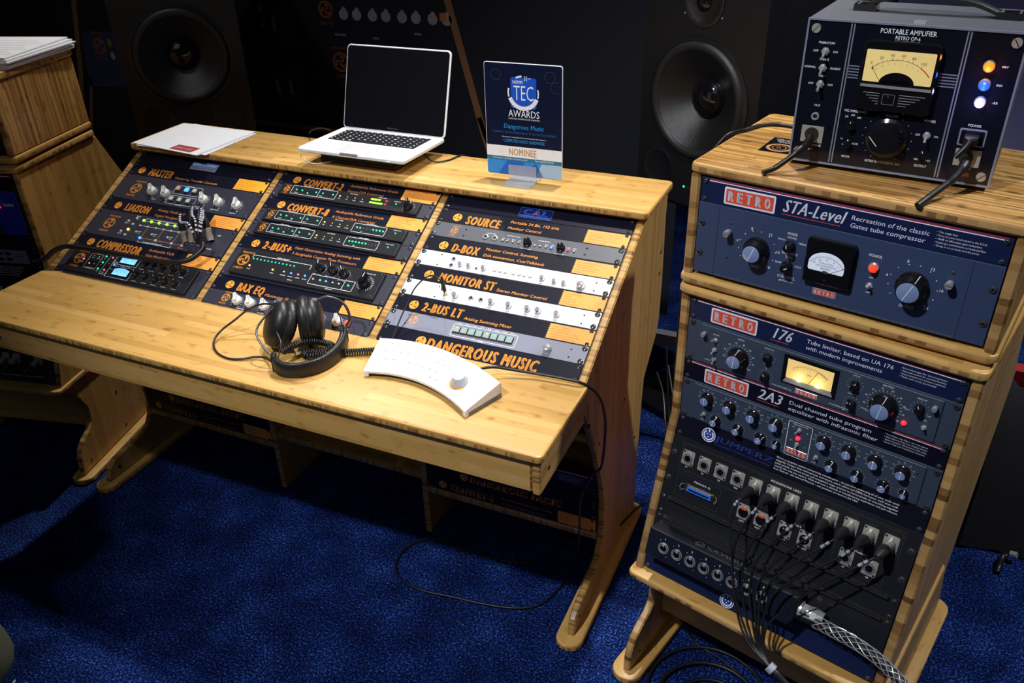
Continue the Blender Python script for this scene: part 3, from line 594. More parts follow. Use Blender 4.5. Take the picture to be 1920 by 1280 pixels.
perf(U, 18, 28, 10, 80, 3, 18); perf(U, 456, 468, 10, 80, 4, 18); U.raised(31, 453, 5, 84, 10, BRM); unit_mark(U, 55, 42, 16, '2-BUS+')
gw = U.g(WHT, 'outline'); z = U.z + .15; gw.line([(77, -30), (77, -22), (252, -22), (252, -36)], .9, z); U.T('SIGNAL PRESENT', 165, 20, 3, 38, WHT, 'c')
for i in range(12): U.put('led_g', 82 + i * 11.2, 33, sc=.85)
for i, (x, y) in enumerate(((281, 27), (319, 28), (352, 32))): scale_ring(U, x, y, 13, 15.5, 13, wd=.6); U.put('knob_wedge', x, y, rot=20 + 8 * i, sc=1.15)
for s, x, y, w in (('HARMONICS', 277, 45, 22), ('PARALLEL LIMIT', 316, 45, 28), ('X-FORMER', 350, 50, 20), ('OUTPUT LEVEL TRIM', 416, 17, 30), ('POWER', 84, 66, 10), ('MONO', 155, 66, 10), ('HARMONICS', 188, 66, 16), ('PARALLEL', 211, 66, 14), ('X-FORMER', 231, 66, 14), ('EXT INS', 252, 66, 12), ('EFFECTS', 215, 76, 14), ('AUX INPUT', 330, 80, 20)): U.T(s, x, y, 2.6, w, WHT, 'c')
scale_ring(U, 416, 45, 17, 22, 21, -150, 150, wd=.8); U.put('knob_wedge', 416, 45, rot=-8, sc=1.35)
for x, c in ((84, 'a'), (155, 'a'), (189, 'd'), (210, 'b'), (231, 'p'), (251, 'b')): U.put('but_' + c, x, 56, sc=1.1)
for x, c in ((277, 'p'), (297, 'g'), (314, 'b'), (333, 'd'), (351, 'd'), (377, 'g')): U.put('but_' + c, x, 60, sc=1.1)
gw.frame(266, -74, 390, -46, .9, z, 0, 2); gw.line([(362, -46), (362, -74)], .9, z)
for x, y in ((40, 12), (444, 12), (40, 76), (444, 76)): U.put('screw', x, y, sc=.6)
U.done()
banner(B1, 8, 'BAX EQ', (76, 158, 37, 23), [('Mastering Shelving EQ', 163, 290, 37, 7.5)], ['Baxandall Inspired Wide Q', '8 Selectable Low Frequencies', '8 Selectable High Frequencies', 'High and Low Pass Filters', 'Stepped Controls Throughout'], 'black title strip behind the headphones, lowest lettered strip of middle bay', 0, ex=51)
U = Unit(B1, 9, 1, 'equalizer', 'dark slate equalizer with grey wedge knobs and red square button, behind headphones', SLA)
unit_mark(U, 63, 19, 11, 'BAX EQ', YEL)
for i, x in enumerate((101, 140, 182, 222, 262, 300, 341, 392)): scale_ring(U, x, 24, 14.5, 17, 12, wd=.8); U.put('knob_white', x, 22, rot=(26, 22, 16, 10, 0, -5, 5, 15)[i], sc=1.05)
g = G(); g.prism(rr(-8, -8, 8, 8, 1), 0, 3, 0, .4); g.prism(rr(-7, -7, 7, 7, 1), 3, 8, 1, .6); g.scale(.001).build('push_button', [CHS, led('lit_red_cap', (.80, .10, .08), .5)], U.e, loc=(.420, -.022, U.z * .001))
for s, x, y, w in (('FREQ', 120, 42.5, 22), ('LOW SHELF', 182, 43, 20), ('BYPASS', 420, 36, 14), ('IN', 420, 20, 5)): U.T(s, x, y, 3, w, WHT, 'c', wt='b', z=U.z + (8 if s == 'IN' else 0))
U.done()
# ================================================================ RIGHT BAY
U = Unit(B2, 0, 1, 'blank_panel', 'dark blank rack panel with blue rimmed badge, top of right bay', BAN, front=0, deep=0)
g = G(); g.prism(rr(198, -41, 284, -9, 2), 0, 1.2, 0, .3); g.scale(.001).build('badge', [mat('deep_blue_badge', (.006, .012, .06), .3)], U.e)
BB = mat('badge_bright_blue', (.04, .16, .78), .35); U.T('CAL', 241, 30, 15, 66, BB, 'c', .1, 'x', 1.3); U.g(BB, 'badge_outline').frame(200, -39.5, 282, -10.5, .7, 1.35, 0, 2); U.T('CALIFORNIA AUDIO LABS', 241, 37, 4, 76, BB, 'c', wt='b', z=1.3)
g = G(); g.poly([(237, -29), (247, -29), (242, -21)], 1.6); g.scale(.001).build('badge_triangle', [RED], U.e); U.done()
banner(B2, 1, 'SOURCE', (76, 167, 40, 24), [('Portable 24 Bit, 192 kHz', 188, 312, 18, 7.5), ('Monitor Control', 187, 273, 36, 7.5)], ['Select sources individually or together', 'Independent speaker & phones control', 'USB and AES/SPDIF D/A converters', 'Switch between two sets of monitors', 'Optional rack mount kit'], 'black title strip with orange emblem above the graphite unit, right bay', 1)
U = Unit(B2, 2, 1, 'monitor_controller', 'graphite grey slim unit with two black knobs and two jacks, right bay', GRY, scr='screw_big')
unit_mark(U, 59, 22, 9, 'SOURCE')
for x in (144, 168): U.put('jack', x, 26, sc=1.2)
for x, a in ((253, 25), (336, 20)): scale_ring(U, x, 27, 11, 13, 12, wd=.5); U.put('knob_small', x, 27, rot=a, sc=1.25)
for x, c in ((190, 'd'), (202, 'd'), (216, 'd'), (231, 'd'), (272, 'd'), (285, 'd'), (299, 'd'), (313, 'b'), (354, 'r'), (368, 'd')): U.put('but_' + c, x, 29, sc=1.25 if c in 'br' else 1)
for s, x, y, w in (('HEADPHONES', 155, 15, 22), ('HEADPHONE SOURCE', 212, 13, 34), ('SPEAKER SOURCE', 290, 14, 30), ('HEADPHONE LEVEL', 253, 43, 28), ('SPEAKER LEVEL', 336, 43, 24), ('SET', 190, 23, 5), ('AES', 202, 23, 5), ('ANALOG', 216, 23, 10), ('USB', 231, 23, 6), ('SPKR 1', 354, 22, 9), ('SPKR 2', 368, 22, 9), ('USB', 313, 22, 6), ('ANALOG', 299, 23, 9)): U.T(s, x, y, 2.4, w, WHT, 'c')
for x, y in ((88, 13), (88, 32), (395, 14), (395, 32)): U.put('screw', x, y, sc=.6)
U.done()
banner(B2, 3, 'D-BOX', (74, 145, 38, 23), [('Monitor Control, Summing,', 158, 292, 19, 7.5), ('D/A conversion, Cue/Talkback', 158, 312, 37, 7.5)], ['8x2 Analog Summing Mixer', 'Stereo Analog Input', '2 Switchable Digital Inputs', '2 Stereo Headphone Amps', 'Talkback'], 'black title strip between graphite unit and upper white unit, right bay', 1)
PYE = mat('pale_yellow_print', (.95, .66, .18), .5)
U = Unit(B2, 4, 1, 'monitor_controller', 'upper white slim unit with square buttons and chrome knobs, right bay', WHP, scr='screw_big'); unit_mark(U, 65, 24, 10.5, 'D-BOX', PYE)
for x, y in ((93, 15), (94, 34)): U.put('jack', x, y)
for x, y, k, q in ((116, 30, 'knob_chrome', 1), (138, 30, 'knob_chrome', 1), (176, 30, 'knob_chrome', 1.1), (322, 30, 'knob_chrome', 1.1), (352, 33, 'knob_chrome', 1), (375, 33, 'knob_chrome', 1), (415, 32, 'knob_chrome_big', 1)): U.put(k, x, y, sc=q, rot=10)
for x in (203, 217, 231, 251, 265, 278, 292):
    g = G(); g.prism(rr(-4.6, -5, 4.6, 5, 1), 0, 2.6, 0, .5); g.scale(.001).build('push_button', [LDM], U.e, loc=(x * .001, -.025, U.z * .001))
DKG = mat('dark_print', (.05, .05, .06), .5)
for s, x, y, w in (('FUNCTION', 217, 15, 24), ('INPUT SELECT', 272, 15, 32), ('TALK', 122, 15, 10), ('VOL', 140, 15, 8), ('SUM', 203, 34, 7), ('CUE', 217, 34, 7), ('MONO', 231, 34, 9), ('DAW', 251, 34, 7), ('CD', 265, 34, 5), ('ANLG', 278, 34, 8), ('AUX', 292, 34, 7), ('SPKR', 322, 43, 9), ('VOLUME', 414, 44, 14)): U.T(s, x, y, 2.3, w, DKG, 'c')
U.put('led_d', 243, 26, sc=.8); U.put('jack', 158, 31, sc=.7)
for x, y in ((446, 14), (446, 36), (58, 8), (58, 38)): U.put('screw', x, y, sc=.45)
U.done()
banner(B2, 5, 'MONITOR ST', (78, 222, 37.5, 23), [('Stereo Monitor Control', 227, 350, 37, 7.5)], ['Programmable Remote', '4 Inputs', '3 Speaker Outs', 'Subwoofer Outs', 'Cue/Talkback/Phones'], 'black title strip between the two white slim units, right bay', 1)
U = Unit(B2, 6, 1, 'monitor_controller', 'lower white slim unit with chrome knobs and a black plug, right bay', WHP, scr='screw_big'); unit_mark(U, 66, 22, 10.5, 'MONITOR', PYE)
for x, y in ((114, 27), (178, 24), (203, 24)): U.put('jack', x, y, sc=1.05)
for x in (139, 230, 273, 318, 343, 387): U.put('knob_chrome', x, 28, sc=1.25, rot=15)
g2 = U.g(DKG, 'outline'); z = U.z + .15
for a, b in ((120, 132), (184, 197), (209, 221), (325, 336)): g2.line([(a, -26), (b, -26)], .5, z)
for s, x, y, w in (('TALKBACK', 126, 12, 14), ('PHONES', 114, 41, 10), ('LEVEL', 139, 41, 9), ('TB INPUT', 175, 41, 14), ('LEVEL', 230, 41, 9), ('CUE', 273, 41, 6), ('INPUT', 318, 41, 9), ('OUTPUT', 343, 41, 11), ('SUB', 387, 41, 7), ('TALKBACK', 215, 12, 16)): U.T(s, x, y, 2.2, w, DKG, 'c')
for x, y in ((446, 14), (446, 36), (90, 8), (90, 38)): U.put('screw', x, y, sc=.45)
U.done()
banner(B2, 7, '2-BUS LT', (74, 176, 36, 23), [('Analog Summing Mixer', 182, 298, 37, 7.5)], ['16 Inputs x 2 Outputs', 'DB-25 Input Connectors', 'Main and Monitor Stereo Outputs', 'Same Electronics as 2-BUS Original', 'Linkable for 32, 48+ Channels'], 'black title strip above the lavender grey unit, right bay', 1)
U = Unit(B2, 8, 1, 'summing_mixer', 'lavender grey slim unit with eight square buttons and silver knob, right bay', LAV, scr='screw_big'); unit_mark(U, 67, 20, 10.5, '2-BUS LT', YEL)
gw = U.g(WHT, 'outline'); gw.frame(167, -39, 322, -8, .9, U.z + .15, 0, 3)
for i in range(8):
    x = 179 + 18.2 * i
    g = G(); g.prism(rr(-8.6, -8.4, 8.6, 8.4, .8), 0, 2.4, 0, .3); g.prism(rr(-7.6, -7.2, 7.6, 7.2, .8), 2.4, 5, 1, .5)
    b = g.scale(.001).build('push_button', [CHS, mat('sage_cap', (.30, .36, .33), .4)], U.e, loc=(x * .001, -.0235, U.z * .001))
    g = G(); g.disc(1.5, 3.6, 1.7, 5.2); g.scale(.001).build('lamp_window', [LG if i not in (0, 4) else LY], b)
    U.T('%d-%d' % (2 * i + 1, 2 * i + 2), x, 6.2, 3, 7 if i < 5 else 9, WHT, 'c', wt='b')
U.T('MONO', 243, 42.5, 3.2, 12, WHT, 'c', wt='b'); scale_ring(U, 396, 27, 10.5, 12.5, 14, wd=.5); U.put('knob_chrome_big', 396, 27, rot=-20, sc=1.05)
for x, y in ((446, 14), (446, 34), (52, 9), (52, 33)): U.put('screw', x, y, sc=.5)
U.done()
U = Unit(B2, 9, 1, 'title_panel', 'black nameplate with the largest orange letters, bottom of right bay', BAN, 'sign', front=0, deep=0)
emblem_solid(U.g(ORA, 'emblem'), U.g(BAN, 'emblem_cutout'), 108, -24, 12.5, .15); U.T('DANGEROUS MUSIC', 124, 40, 27, 268, ORA, 'l', .06, 'x', 0); U.done()
# ================================================================ RETRO styled units, right tower
def plate_logo(U, x0, y0, x1, y1, name='red_name_plate', m0=None, txt='RETRO'):
    """rounded plate with pale rim, red field and spaced pale capitals"""
    z = U.z; g = G(); g.prism(rr(x0, -y1, x1, -y0, 3 * (x1 - x0) / 90), z, z + .6, 0, .15); g.scale(.001).build(name, [m0 or PNK], U.e)
    k = (x1 - x0) / 90; U.g(RED, name + '_field').poly(rr(x0 + 3.2 * k, -y1 + 3.2 * k, x1 - 3.2 * k, -y0 - 3.2 * k, 1.5 * k), z + .75)
    h = (y1 - y0) * .55; n = len(txt)
    for i, c in enumerate(txt): T(U.g(PNK, name + '_lettering'), c, x0 + (x1 - x0) * (i + .5) / n * .9 + (x1 - x0) * .05, -(y1 + y0) / 2 - h / 2, h, (x1 - x0) / n * .62, 'c', 0, z + .9, 0, 'x')
def retro_banner(F, u, label, model, mx0, mx1, lines, dx, dw, bullets, stripe=True, col=None, ins=11, sc='screw'):
    U = Unit(F, u, 1, 'title_panel', label, col or NAV, 'sign', 'navy title strips with red name plate', front=0, deep=0)
    if stripe:
        U.g(RDD, 'crimson_stripe').rect(15, -1.2, 474, -3.8, .12); U.g(PNK, 'pale_stripe').rect(15, -4.2, 474, -5.8, .12)
    plate_logo(U, 44, 9.5, 134, 40)
    T(U.g(PNK, 'model_lettering'), model, mx0, -32, 21, mx1 - mx0, 'l', .28, .2, 0, 'b')
    U.g(RED, 'underline').rect(mx0, -36, mx1 - 4, -37, .2)
    for i, s in enumerate(lines): U.T(s, dx, 22 + 12.5 * i, 7.6, dw[i], PNK, sh=.12)
    for i, s in enumerate(bullets): U.T('• ' + s, 381, 14 + 5.4 * i, 2.9, min(70, 1.75 * len(s) + 6), PNK)
    return U.done()
retro_banner(F1, 0, 'navy title strip with red name plate and underlined script, topmost in right tower', 'STA-Level', 146, 246, ['Recreation of the classic', 'Gates tube compressor'], 256, (116, 112), ['The magic box', 'Point to point hand-wired in the U.S.A.', '40dB of effortless gain reduction', 'Instant glue and thickness on Vocals and Bass', 'Drop it on a track and hit print'])
U = Unit(F1, 1, 3, 'tube_compressor', 'large blue tube compressor with two big black knobs, central meter and red lamp', RBL, scr='screw_big')
U.g(CHS, 'panel_seam').line([(39, -1), (39, -131)], .9, U.z + .12); U.g(CHS, 'panel_seam').line([(441, -1), (441, -131)], .9, U.z + .12)
g = G()
for i in range(30): g.box(41 + i * 13.3, 53.6 + i * 13.3, -132, -129.4, U.z, U.z + 1.8)
g.scale(.001).build('piano_hinge', [GRY], U.e)
for x, y, a in ((113, 64, 212), (366, 63, 30)):
    U.put('knob_cap_big' if x < 200 else 'knob_cap_large', x, y, rot=(160 if x < 200 else -22), sc=1.12 if x < 200 else 1.08)
    scale_ring(U, x, y, 0, 33 if x < 200 else 36, 11, -125, 140, dots=True, wd=.9)
    for s, q in (('4', -78), ('8', -20), ('12', 33), ('16', 85), ('20', 140)): 
        a_ = radians(90 - q); r_ = 37 if x < 200 else 41; U.T(s, x + r_ * cos(a_), y - r_ * sin(a_) + 2, 4.8, None, WHT, 'c')
U.T('INPUT', 113, 99, 5, 17, WHT, 'c'); U.T('OUTPUT', 364, 102, 5, 23, WHT, 'c')
U.put('knob_tiny', 169, 43, rot=10, sc=1.5); U.put('knob_tiny', 169, 80, rot=-60, sc=1.5)
for s, x, y, h, w in (('MODE', 170, 25, 4.6, 17), ('DOUBLE', 170, 31, 3.4, 16), ('SINGLE', 153, 37, 3.2, 13), ('TRIPLE', 188, 38, 3.2, 14), ('RECOVERY', 170, 60, 4.4, 27), ('TIME', 170, 67, 4.4, 13), ('SLOW', 153, 79, 3.4, 11), ('FAST', 187, 80, 3.4, 11), ('STA-LEVEL', 170, 104, 5, 31), ('POWER', 304, 30, 4.6, 20), ('ON', 304, 67, 3.2, 6), ('OFF', 304, 93, 3.2, 8)): U.T(s, x, y, h, w, WHT, 'c', wt='b')
U.T('gold edition', 170, 110, 3.2, 24, WHT, 'c', sh=.3)
def vu(U, x0, y0, x1, y1, fx0, fy0, fx1, fy1, depth=12, face=None, dome=False, texts=(), bezel=None, r=4, nail=0, inner=None):
    g = G(); g.prism(rr(x0, -y1, x1, -y0, r, 4), U.z, U.z + depth, 0, 2); b = g.scale(.001).build('meter_bezel', [bezel or DKP], U.e)
    z = U.z + depth + .2; cx = (fx0 + fx1) / 2; W_ = fx1 - fx0; H_ = fy1 - fy0
    g = G()
    if dome: g.poly([(fx0 + 2, -fy1), (fx1 - 2, -fy1), (fx1, -fy1 + 3)] + [(cx + W_ / 2 * cos(pi * i / 14), -fy0 - H_ * .62 + H_ * .62 * sin(pi * i / 14)) for i in range(15)] + [(fx0, -fy1 + 3)], z)
    else: g.poly(rr(fx0, -fy1, fx1, -fy0, 2), z)
    g.scale(.001).build('meter_face', [face], b); return b, z
MWH = led('dial_white', (.62, .68, .80), .35)
b, z = vu(U, 199, 16, 276, 94, 206, 36, 264, 70, face=MWH, dome=True, r=5)
g = G(); cx, cy = 235, -78
g.arc(cx, cy, 34, 38, 142, .5, z + .15)
for i in range(21): a = radians(142 - 104 * i / 20); g.line([(cx + 34 * cos(a), cy + 34 * sin(a)), (cx + (37.5 if i % 5 == 0 else 36) * cos(a), cy + (37.5 if i % 5 == 0 else 36) * sin(a))], .45, z + .15)
for s, q in (('40', 132), ('30', 112), ('20', 90), ('10', 68), ('0', 50)): T(g, s, cx + 30 * cos(radians(q)), cy + 30 * sin(radians(q)) - 1.5, 3, None, 'c', 0, z + .15)
T(g, 'STA-LEVEL', cx, -56.5, 2.8, 24, 'c', 0, z + .15); T(g, 'DB COMPRESSION', cx, -61, 2.6, 33, 'c', 0, z + .15); T(g, 'RETRO', cx, -66, 3, 16, 'c', 0, z + .15, 0, 'b'); g.disc(cx, -70, 5, z + .15, ry=2.4)
g.scale(.001).build('dial_print', [DKG], U.e); g = G(); g.line([(cx + 8, -70), (cx + 31, -55)], .7, z + .5); g.scale(.001).build('needle', [BLK], U.e); put('screw', U.e, 236, 85, U.z + 12, 0, .35)
plate_logo(U, 217, 107, 256, 119, 'chrome_name_plate', CHR)
g = G(); g.lathe(305, -47, [(8.5, U.z), (8.5, U.z + 3), (7, U.z + 4)], 22); j = g.scale(.001).build('lamp_bezel', [CHR], U.e)
g = G(); g.lathe(305, -47, [(6.6, U.z + 4), (6.4, U.z + 8), (4.6, U.z + 11), (2, U.z + 12)], 12); g.scale(.001).build('lamp_lens', [led('ruby_lens', (.85, .05, .02), .9)], j)
U.put('toggle', 304, 80, rot=0); U.put('thumb', 61, 43, sc=1.1); U.put('thumb', 417, 42, sc=1.1)
for x, y in ((61, 28), (60, 92), (416, 26)): U.put('screw', x, y, sc=.6)
U.done()
retro_banner(F2, 0, 'navy title strip with red name plate and underlined numerals, below the wooden ledge', '176', 160, 198, ['Tube limiter, based on UA 176', 'with modern improvements'], 224, (146, 130), ['Extremely sought after tube compression', 'Advanced controls for unrivaled flexibility', 'Instant satisfaction from producer to performer', 'Thick, lush vocals guaranteed'])
U = Unit(F2, 1, 2, 'tube_limiter', 'slate blue tube limiter with amber lit meter and two big black knobs', RGB_, scr='screw_big'); U.raised(28, 456, 3, 85, 3, RGB_, r=1)
U.g(SIL, 'bottom_lip').rect(34, -85.2, 450, -87.4, U.z - 2.8)
for x, y, k, rr_ in ((108, 48, 'knob_cap_big', 26), (370, 46, 'knob_cap_large', 29)):
    U.put(k, x, y, rot=-8 if x > 200 else -3, sc=.98); scale_ring(U, x, y, rr_ - 3, rr_, 21, -130, 130, wd=.6, nums=('10', '20', '30', '40', '50', '60', '70', '80', '90', '100') if x > 200 else ('10', '20', '30', '40', '50', '60', '70', '80', '90', '100'), nh=2.9)
U.T('INPUT', 109, 12.5, 3.4, 13, WHT, 'c', wt='b'); U.T('OUTPUT', 370, 10, 3.4, 18, WHT, 'c', wt='b')
for x, y, a in ((163, 28, 170), (163, 68, 5), (318, 26, -20), (319, 64, 40), (424, 30, 10)): U.put('knob_pointer', x, y, rot=a, sc=.92); scale_ring(U, x, y, 0, 13.5, 11, dots=True, wd=.5)
for s, x, y, w in (('COMP RATIO', 163, 12, 18), ('ATTACK', 318, 9, 12), ('ASYMMETRY', 318, 46, 18), ('RELEASE', 424, 13, 15), ('SIDECHAIN', 60, 18, 12), ('STEREO', 48, 76, 12), ('SLOW', 406, 40, 8), ('FAST', 440, 40, 7), ('ON', 436, 50, 5), ('HF', 163, 52, 5), ('IN', 308, 82, 4), ('BYPASS', 340, 66, 10)): U.T(s, x, y, 2.4, w, WHT, 'c')
U.T('RETRO INSTRUMENTS, INC.', 196, 80, 2.4, 38, WHT, 'c'); U.T('176 LIMITING AMPLIFIER', 300, 79, 2.4, 36, WHT, 'c')
for x, y, q in ((60, 28, 20), (60, 49, 160), (61, 69, 200), (437, 62, -10)): U.put('toggle', x, y, rot=q, sc=.85)
g = G(); g.prism([(192, -67), (290, -67), (290, -8), (192, -8)], U.z, U.z + 1.5, 0, .4)
g.add([(196, -11, 1.5), (286, -11, 1.5), (283, -17, -1), (199, -17, -1), (196, -64, 1.5), (286, -64, 1.5), (281, -54, -1), (201, -54, -1)], [(0, 1, 2, 3), (5, 4, 7, 6), (4, 0, 3, 7), (1, 5, 6, 2)])
g.v = [(a, b_, c + U.z if k >= len(g.v) - 8 else c) for k, (a, b_, c) in enumerate(g.v)]
b = g.scale(.001).build('meter_bezel', [DKP], U.e)
g = G(); g.add([(196, -64, 0), (286, -64, 0), (281, -54, 0), (201, -54, 0)], [(0, 1, 2, 3)]); g.v = [(a, b_, U.z + 1.8) for a, b_, c in g.v]; g.scale(.001).build('bezel_sill', [SIL], U.e)
g = G(); g.rect(200, -54, 282, -15, U.z + 1.7); g.scale(.001).build('meter_face', [VUW], b)
g = G(); zz = U.z + 1.9; g.arc(241, -72, 50, 52, 128, .45, zz)
for i in range(19): a = radians(128 - 76 * i / 18); g.line([(241 + 50 * cos(a), -72 + 50 * sin(a)), (241 + 53 * cos(a), -72 + 53 * sin(a))], .4, zz)
for i, s in enumerate(('20', '10', '7', '5', '3', '2', '1', '0', '1', '2', '3')): a = radians(128 - 76 * i / 10); T(g, s, 241 + 45.5 * cos(a), -72 + 45.5 * sin(a), 2.2, None, 'c', 0, zz)
T(g, 'VU', 241, -38, 4, 8, 'c', 0, zz); g.scale(.001).build('dial_print', [BRN], b)
g = G(); g.line([(241, -54), (256, -23)], .6, zz + .3); g.scale(.001).build('needle', [BLK], b); g = G(); g.arc(241, -72, 50, 52, 72, 1.2, zz + .1); g.scale(.001).build('red_zone', [RDD], b)
for x in (224, 258): g = G(); g.disc(x, -52.5, 5, zz + .1, 0, 14, 3); g.scale(.001).build('meter_bulb', [led('bulb_yellow', (1, .82, .25), 4)], b); pl = bpy.data.lights.new('meter_glow', 'POINT'); pl.energy = .010; pl.color = (1, .75, .3); pl.shadow_soft_size = .003; po = bpy.data.objects.new('meter_glow', pl); COL.objects.link(po); po.parent = U.e; po.location = (x * .001, -.048, U.z * .001 + .008)
plate_logo(U, 220, 71, 261, 81, 'chrome_name_plate', CHR); U.put('led_r', 406, 66, sc=2.0); U.put('thumb', 38, 19, sc=.8); U.put('thumb', 446, 17, sc=.8)
U.done()
retro_banner(F2, 3, 'black title strip with red name plate between the two slate blue units', '2A3', 152, 199, ['Dual channel tube program', 'equalizer with infrasonic filter'], 212, (148, 160), ['Two Pultec style EQs in two rack spaces', 'New Subsonic Filter bass shaping options', 'Easily resettable 100 position knob scales', 'Sweet Tube and Transformer character'], col=BAN)
U = Unit(F2, 4, 2, 'tube_equalizer', 'slate blue equalizer with sixteen black knobs capped in blue metal, above the patch panel', RGB_, scr='screw_big'); U.raised(27, 458, 3, 85, 3, RGB_, r=1)
U.g(SIL, 'bottom_lip').rect(34, -85.2, 450, -87.4, U.z - 2.8)
for i, x in enumerate((57, 104, 152, 197, 287, 332, 378, 424)):
    U.put('knob_cap', x, 27, rot=180 if i not in (3,) else 0, sc=1.0); scale_ring(U, x, 27, 14.5, 16.2, 17, -130, 130, wd=.5, nums=('10', '20', '30', '40', '50', '60', '70', '80', '90'), nh=2.0)
    U.T(('LF BOOST', 'LF ATTEN', 'HF BOOST', 'HF ATTEN')[i % 4], x, 47, 2.2, 14, WHT, 'c')
for i, (x, a) in enumerate(((79, -18), (126, -22), (172, -50), (204, -5), (308, -15), (354, -12), (400, -50), (435, -2))):
    big = i % 4 != 3; U.put('knob_cap_mid' if big else 'knob_cap_tiny', x, 70, rot=a, sc=1); scale_ring(U, x, 70, 0, 13.5 if big else 10.5, 9, -110, 110, dots=True, wd=.5)
for x, y, q, s_ in ((53, 66, 0, .8), (241, 22, 120, .8), (241, 54, 180, .8), (279, 66, 0, .8)): U.put('toggle', x, y, rot=q, sc=s_)
U.g(WHT, 'outline').frame(220, -84, 264, -8, 1, U.z + .15, 0, 3); U.T('INFRASONIC FILTER', 242, 13.5, 2.4, 30, WHT, 'c'); U.put('led_r', 241, 40, sc=2.0)
for s, x, y in (('OFF', 229, 20), ('40', 256, 25), ('ON', 229, 50), ('10', 256, 56), ('CHAN 1', 53, 80), ('CHAN 2', 278, 80)): U.T(s, x, y, 2.2, None, WHT, 'c')
plate_logo(U, 222, 67, 262, 80, 'chrome_name_plate', CHR); U.put('screw', 42, 16, sc=.6); U.put('screw', 446, 20, sc=.6)
U.done()
# ---- lower, reclined part of the right tower
JB = mat('navy_blue_print', (.02, .05, .30), .4)
def three_pin_logo(U, x, y, r):
    U.g(JB, 'logo_field').disc(x, -y, r, U.z + .12, 0, 28); g = U.g(WHT, 'logo'); z = U.z + .25
    g.arc(x, -y, r * .95, 0, 360, r * .1, z, 0, 28); g.arc(x, -y, r * .66, -230, 50, r * .18, z, 0, 20); g.line([(x, -y + r * .42), (x, -y + r * .86)], r * .16, z)
    for a in (150, 270, 30): g.disc(x + r * .26 * cos(radians(a)), -y + r * .26 * sin(radians(a)), r * .1, z, 0, 8)
U = Unit(F3, 0, 1, 'title_panel', 'black title strip with round three-pin logo, dark blue letters and a white paragraph', BAN, 'sign', front=0, deep=0)
three_pin_logo(U, 69, 21, 14.5)
T(U.g(JB, 'title_lettering'), 'JUMPERZ', 85, -27, 11, 118, 'l', .2, .2, 0, 'b')
U.T('Complete Custom Connectivity', 84, 35, 4.2, 116, JB)
for i, s in enumerate(("We're a complete custom connectivity manufacturer - we just love connecting all of your audio tools", 'elegantly. Deeper than microphone, instrument, patch cables and DB25 harnesses, we\'ll even craft', 'patch panels, breakout boxes and crosspatch stage systems to immaculately tie everything together', 'exactly the way you want it. With well over a decade of manufacturing experience and just minutes', 'from Detroit - the heart of Motown - our products are born in the USA.')): U.T(s, 208, 12 + 5.9 * i, 3.3, (225, 224, 226, 226, 160)[i], WHT)
U.done()
U = Unit(F3, 1, 3, 'patch_panel', 'black three unit patch panel with two rows of silver connectors', BRM, scr='screw_big', front=1)
for i, x in enumerate((40, 76, 112, 148, 184, 220, 257, 294, 331, 368, 403, 439)):
    U.put('xlr', x, 39, sc=1.0)
    U.T(('97', '98', '99', '100', '9', '10', '11', '12', '13', '14', '15', '16')[i], x, 61, 3.6, None, WHT, 'c', wt='b')
for x, s in ((176, 'LEFT'), (212, 'RIGHT')): U.put('xlr_combo', x, 99); U.T(s, x, 121, 3.6, None, WHT, 'c', wt='b')
for x, s in ((260, 'LEFT'), (299, 'RIGHT')): U.put('xlr_male', x, 99); U.T(s, x, 121, 3.6, None, WHT, 'c', wt='b')
for x, s in ((376, '17'), (419, '18')): U.put('xlr', x, 99); U.T(s, x, 121, 3.6, None, WHT, 'c', wt='b')
U.T('MICROPHONE LINES', 240, 17, 4.2, 60, WHT, 'c', wt='b'); U.T('PRIVATE Q', 82, 85, 4.2, 36, WHT, 'c', wt='b'); U.T('CUE A', 194, 82, 3.6, 14, WHT, 'c'); U.T('CUE B', 280, 82, 3.6, 14, WHT, 'c'); U.T('ETHERNET', 398, 82, 3.6, 24, WHT, 'c')
g2 = U.g(GRY, 'fine_outline'); z = U.z + .12
for q in ((23, 9, 458, 69), (27, 12, 454, 66), (27, 75, 122, 125), (150, 75, 236, 125), (240, 75, 322, 125), (352, 75, 446, 125)): g2.frame(q[0], -q[3], q[2], -q[1], .35, z, 0, 2)
g = G(); g.prism(rr(49, -108, 112, -93, 2), 1, 3.4, 0, .4); c_ = g.scale(.001).build('multi_pin_connector', [mat('brass', (.70, .52, .25), .3, 1)], U.e)
g = G(); g.prism([(53, -105.5), (108, -105.5), (106, -95.5), (55, -95.5)], 3.4, 8, 0, .6); g.prism(rr(58, -102, 103, -99, 1), 8, 8.4, 1, 0); g.scale(.001).build('blue_insert', [mat('connector_blue', (.03, .17, .72), .35), DKP], c_)
g = G()
for x, s_ in ((47, -1), (114, 1)): g.tube([(x, -95, 2), (x + s_ * 5, -93, 9), (x + s_ * 7, -100, 11), (x + s_ * 4, -107, 9), (x, -106, 2)], .8, 6)
g.scale(.001).build('wire_clip', [SIL], c_)
U.done()
def flanged(F, u, label, n=1):
    U = Unit(F, u, n, 'blank_panel', label, BRM, deep=0); g = G(); g.box(19, 463, -5, -2, U.z, U.z + 9); g.scale(.001).build('flange_lip', [CHS], U.e); return U.done()
flanged(F3, 4, 'black flanged blank panel directly below the patch panel')
flanged(F3, 5, 'black flanged blank panel behind the breakout box', 2)
U = Unit(F3, 7, 1, 'blank_panel', 'navy blue blank panel at the foot of the right tower', NAV, deep=0); three_pin_logo(U, 190, 30, 15); U.done()
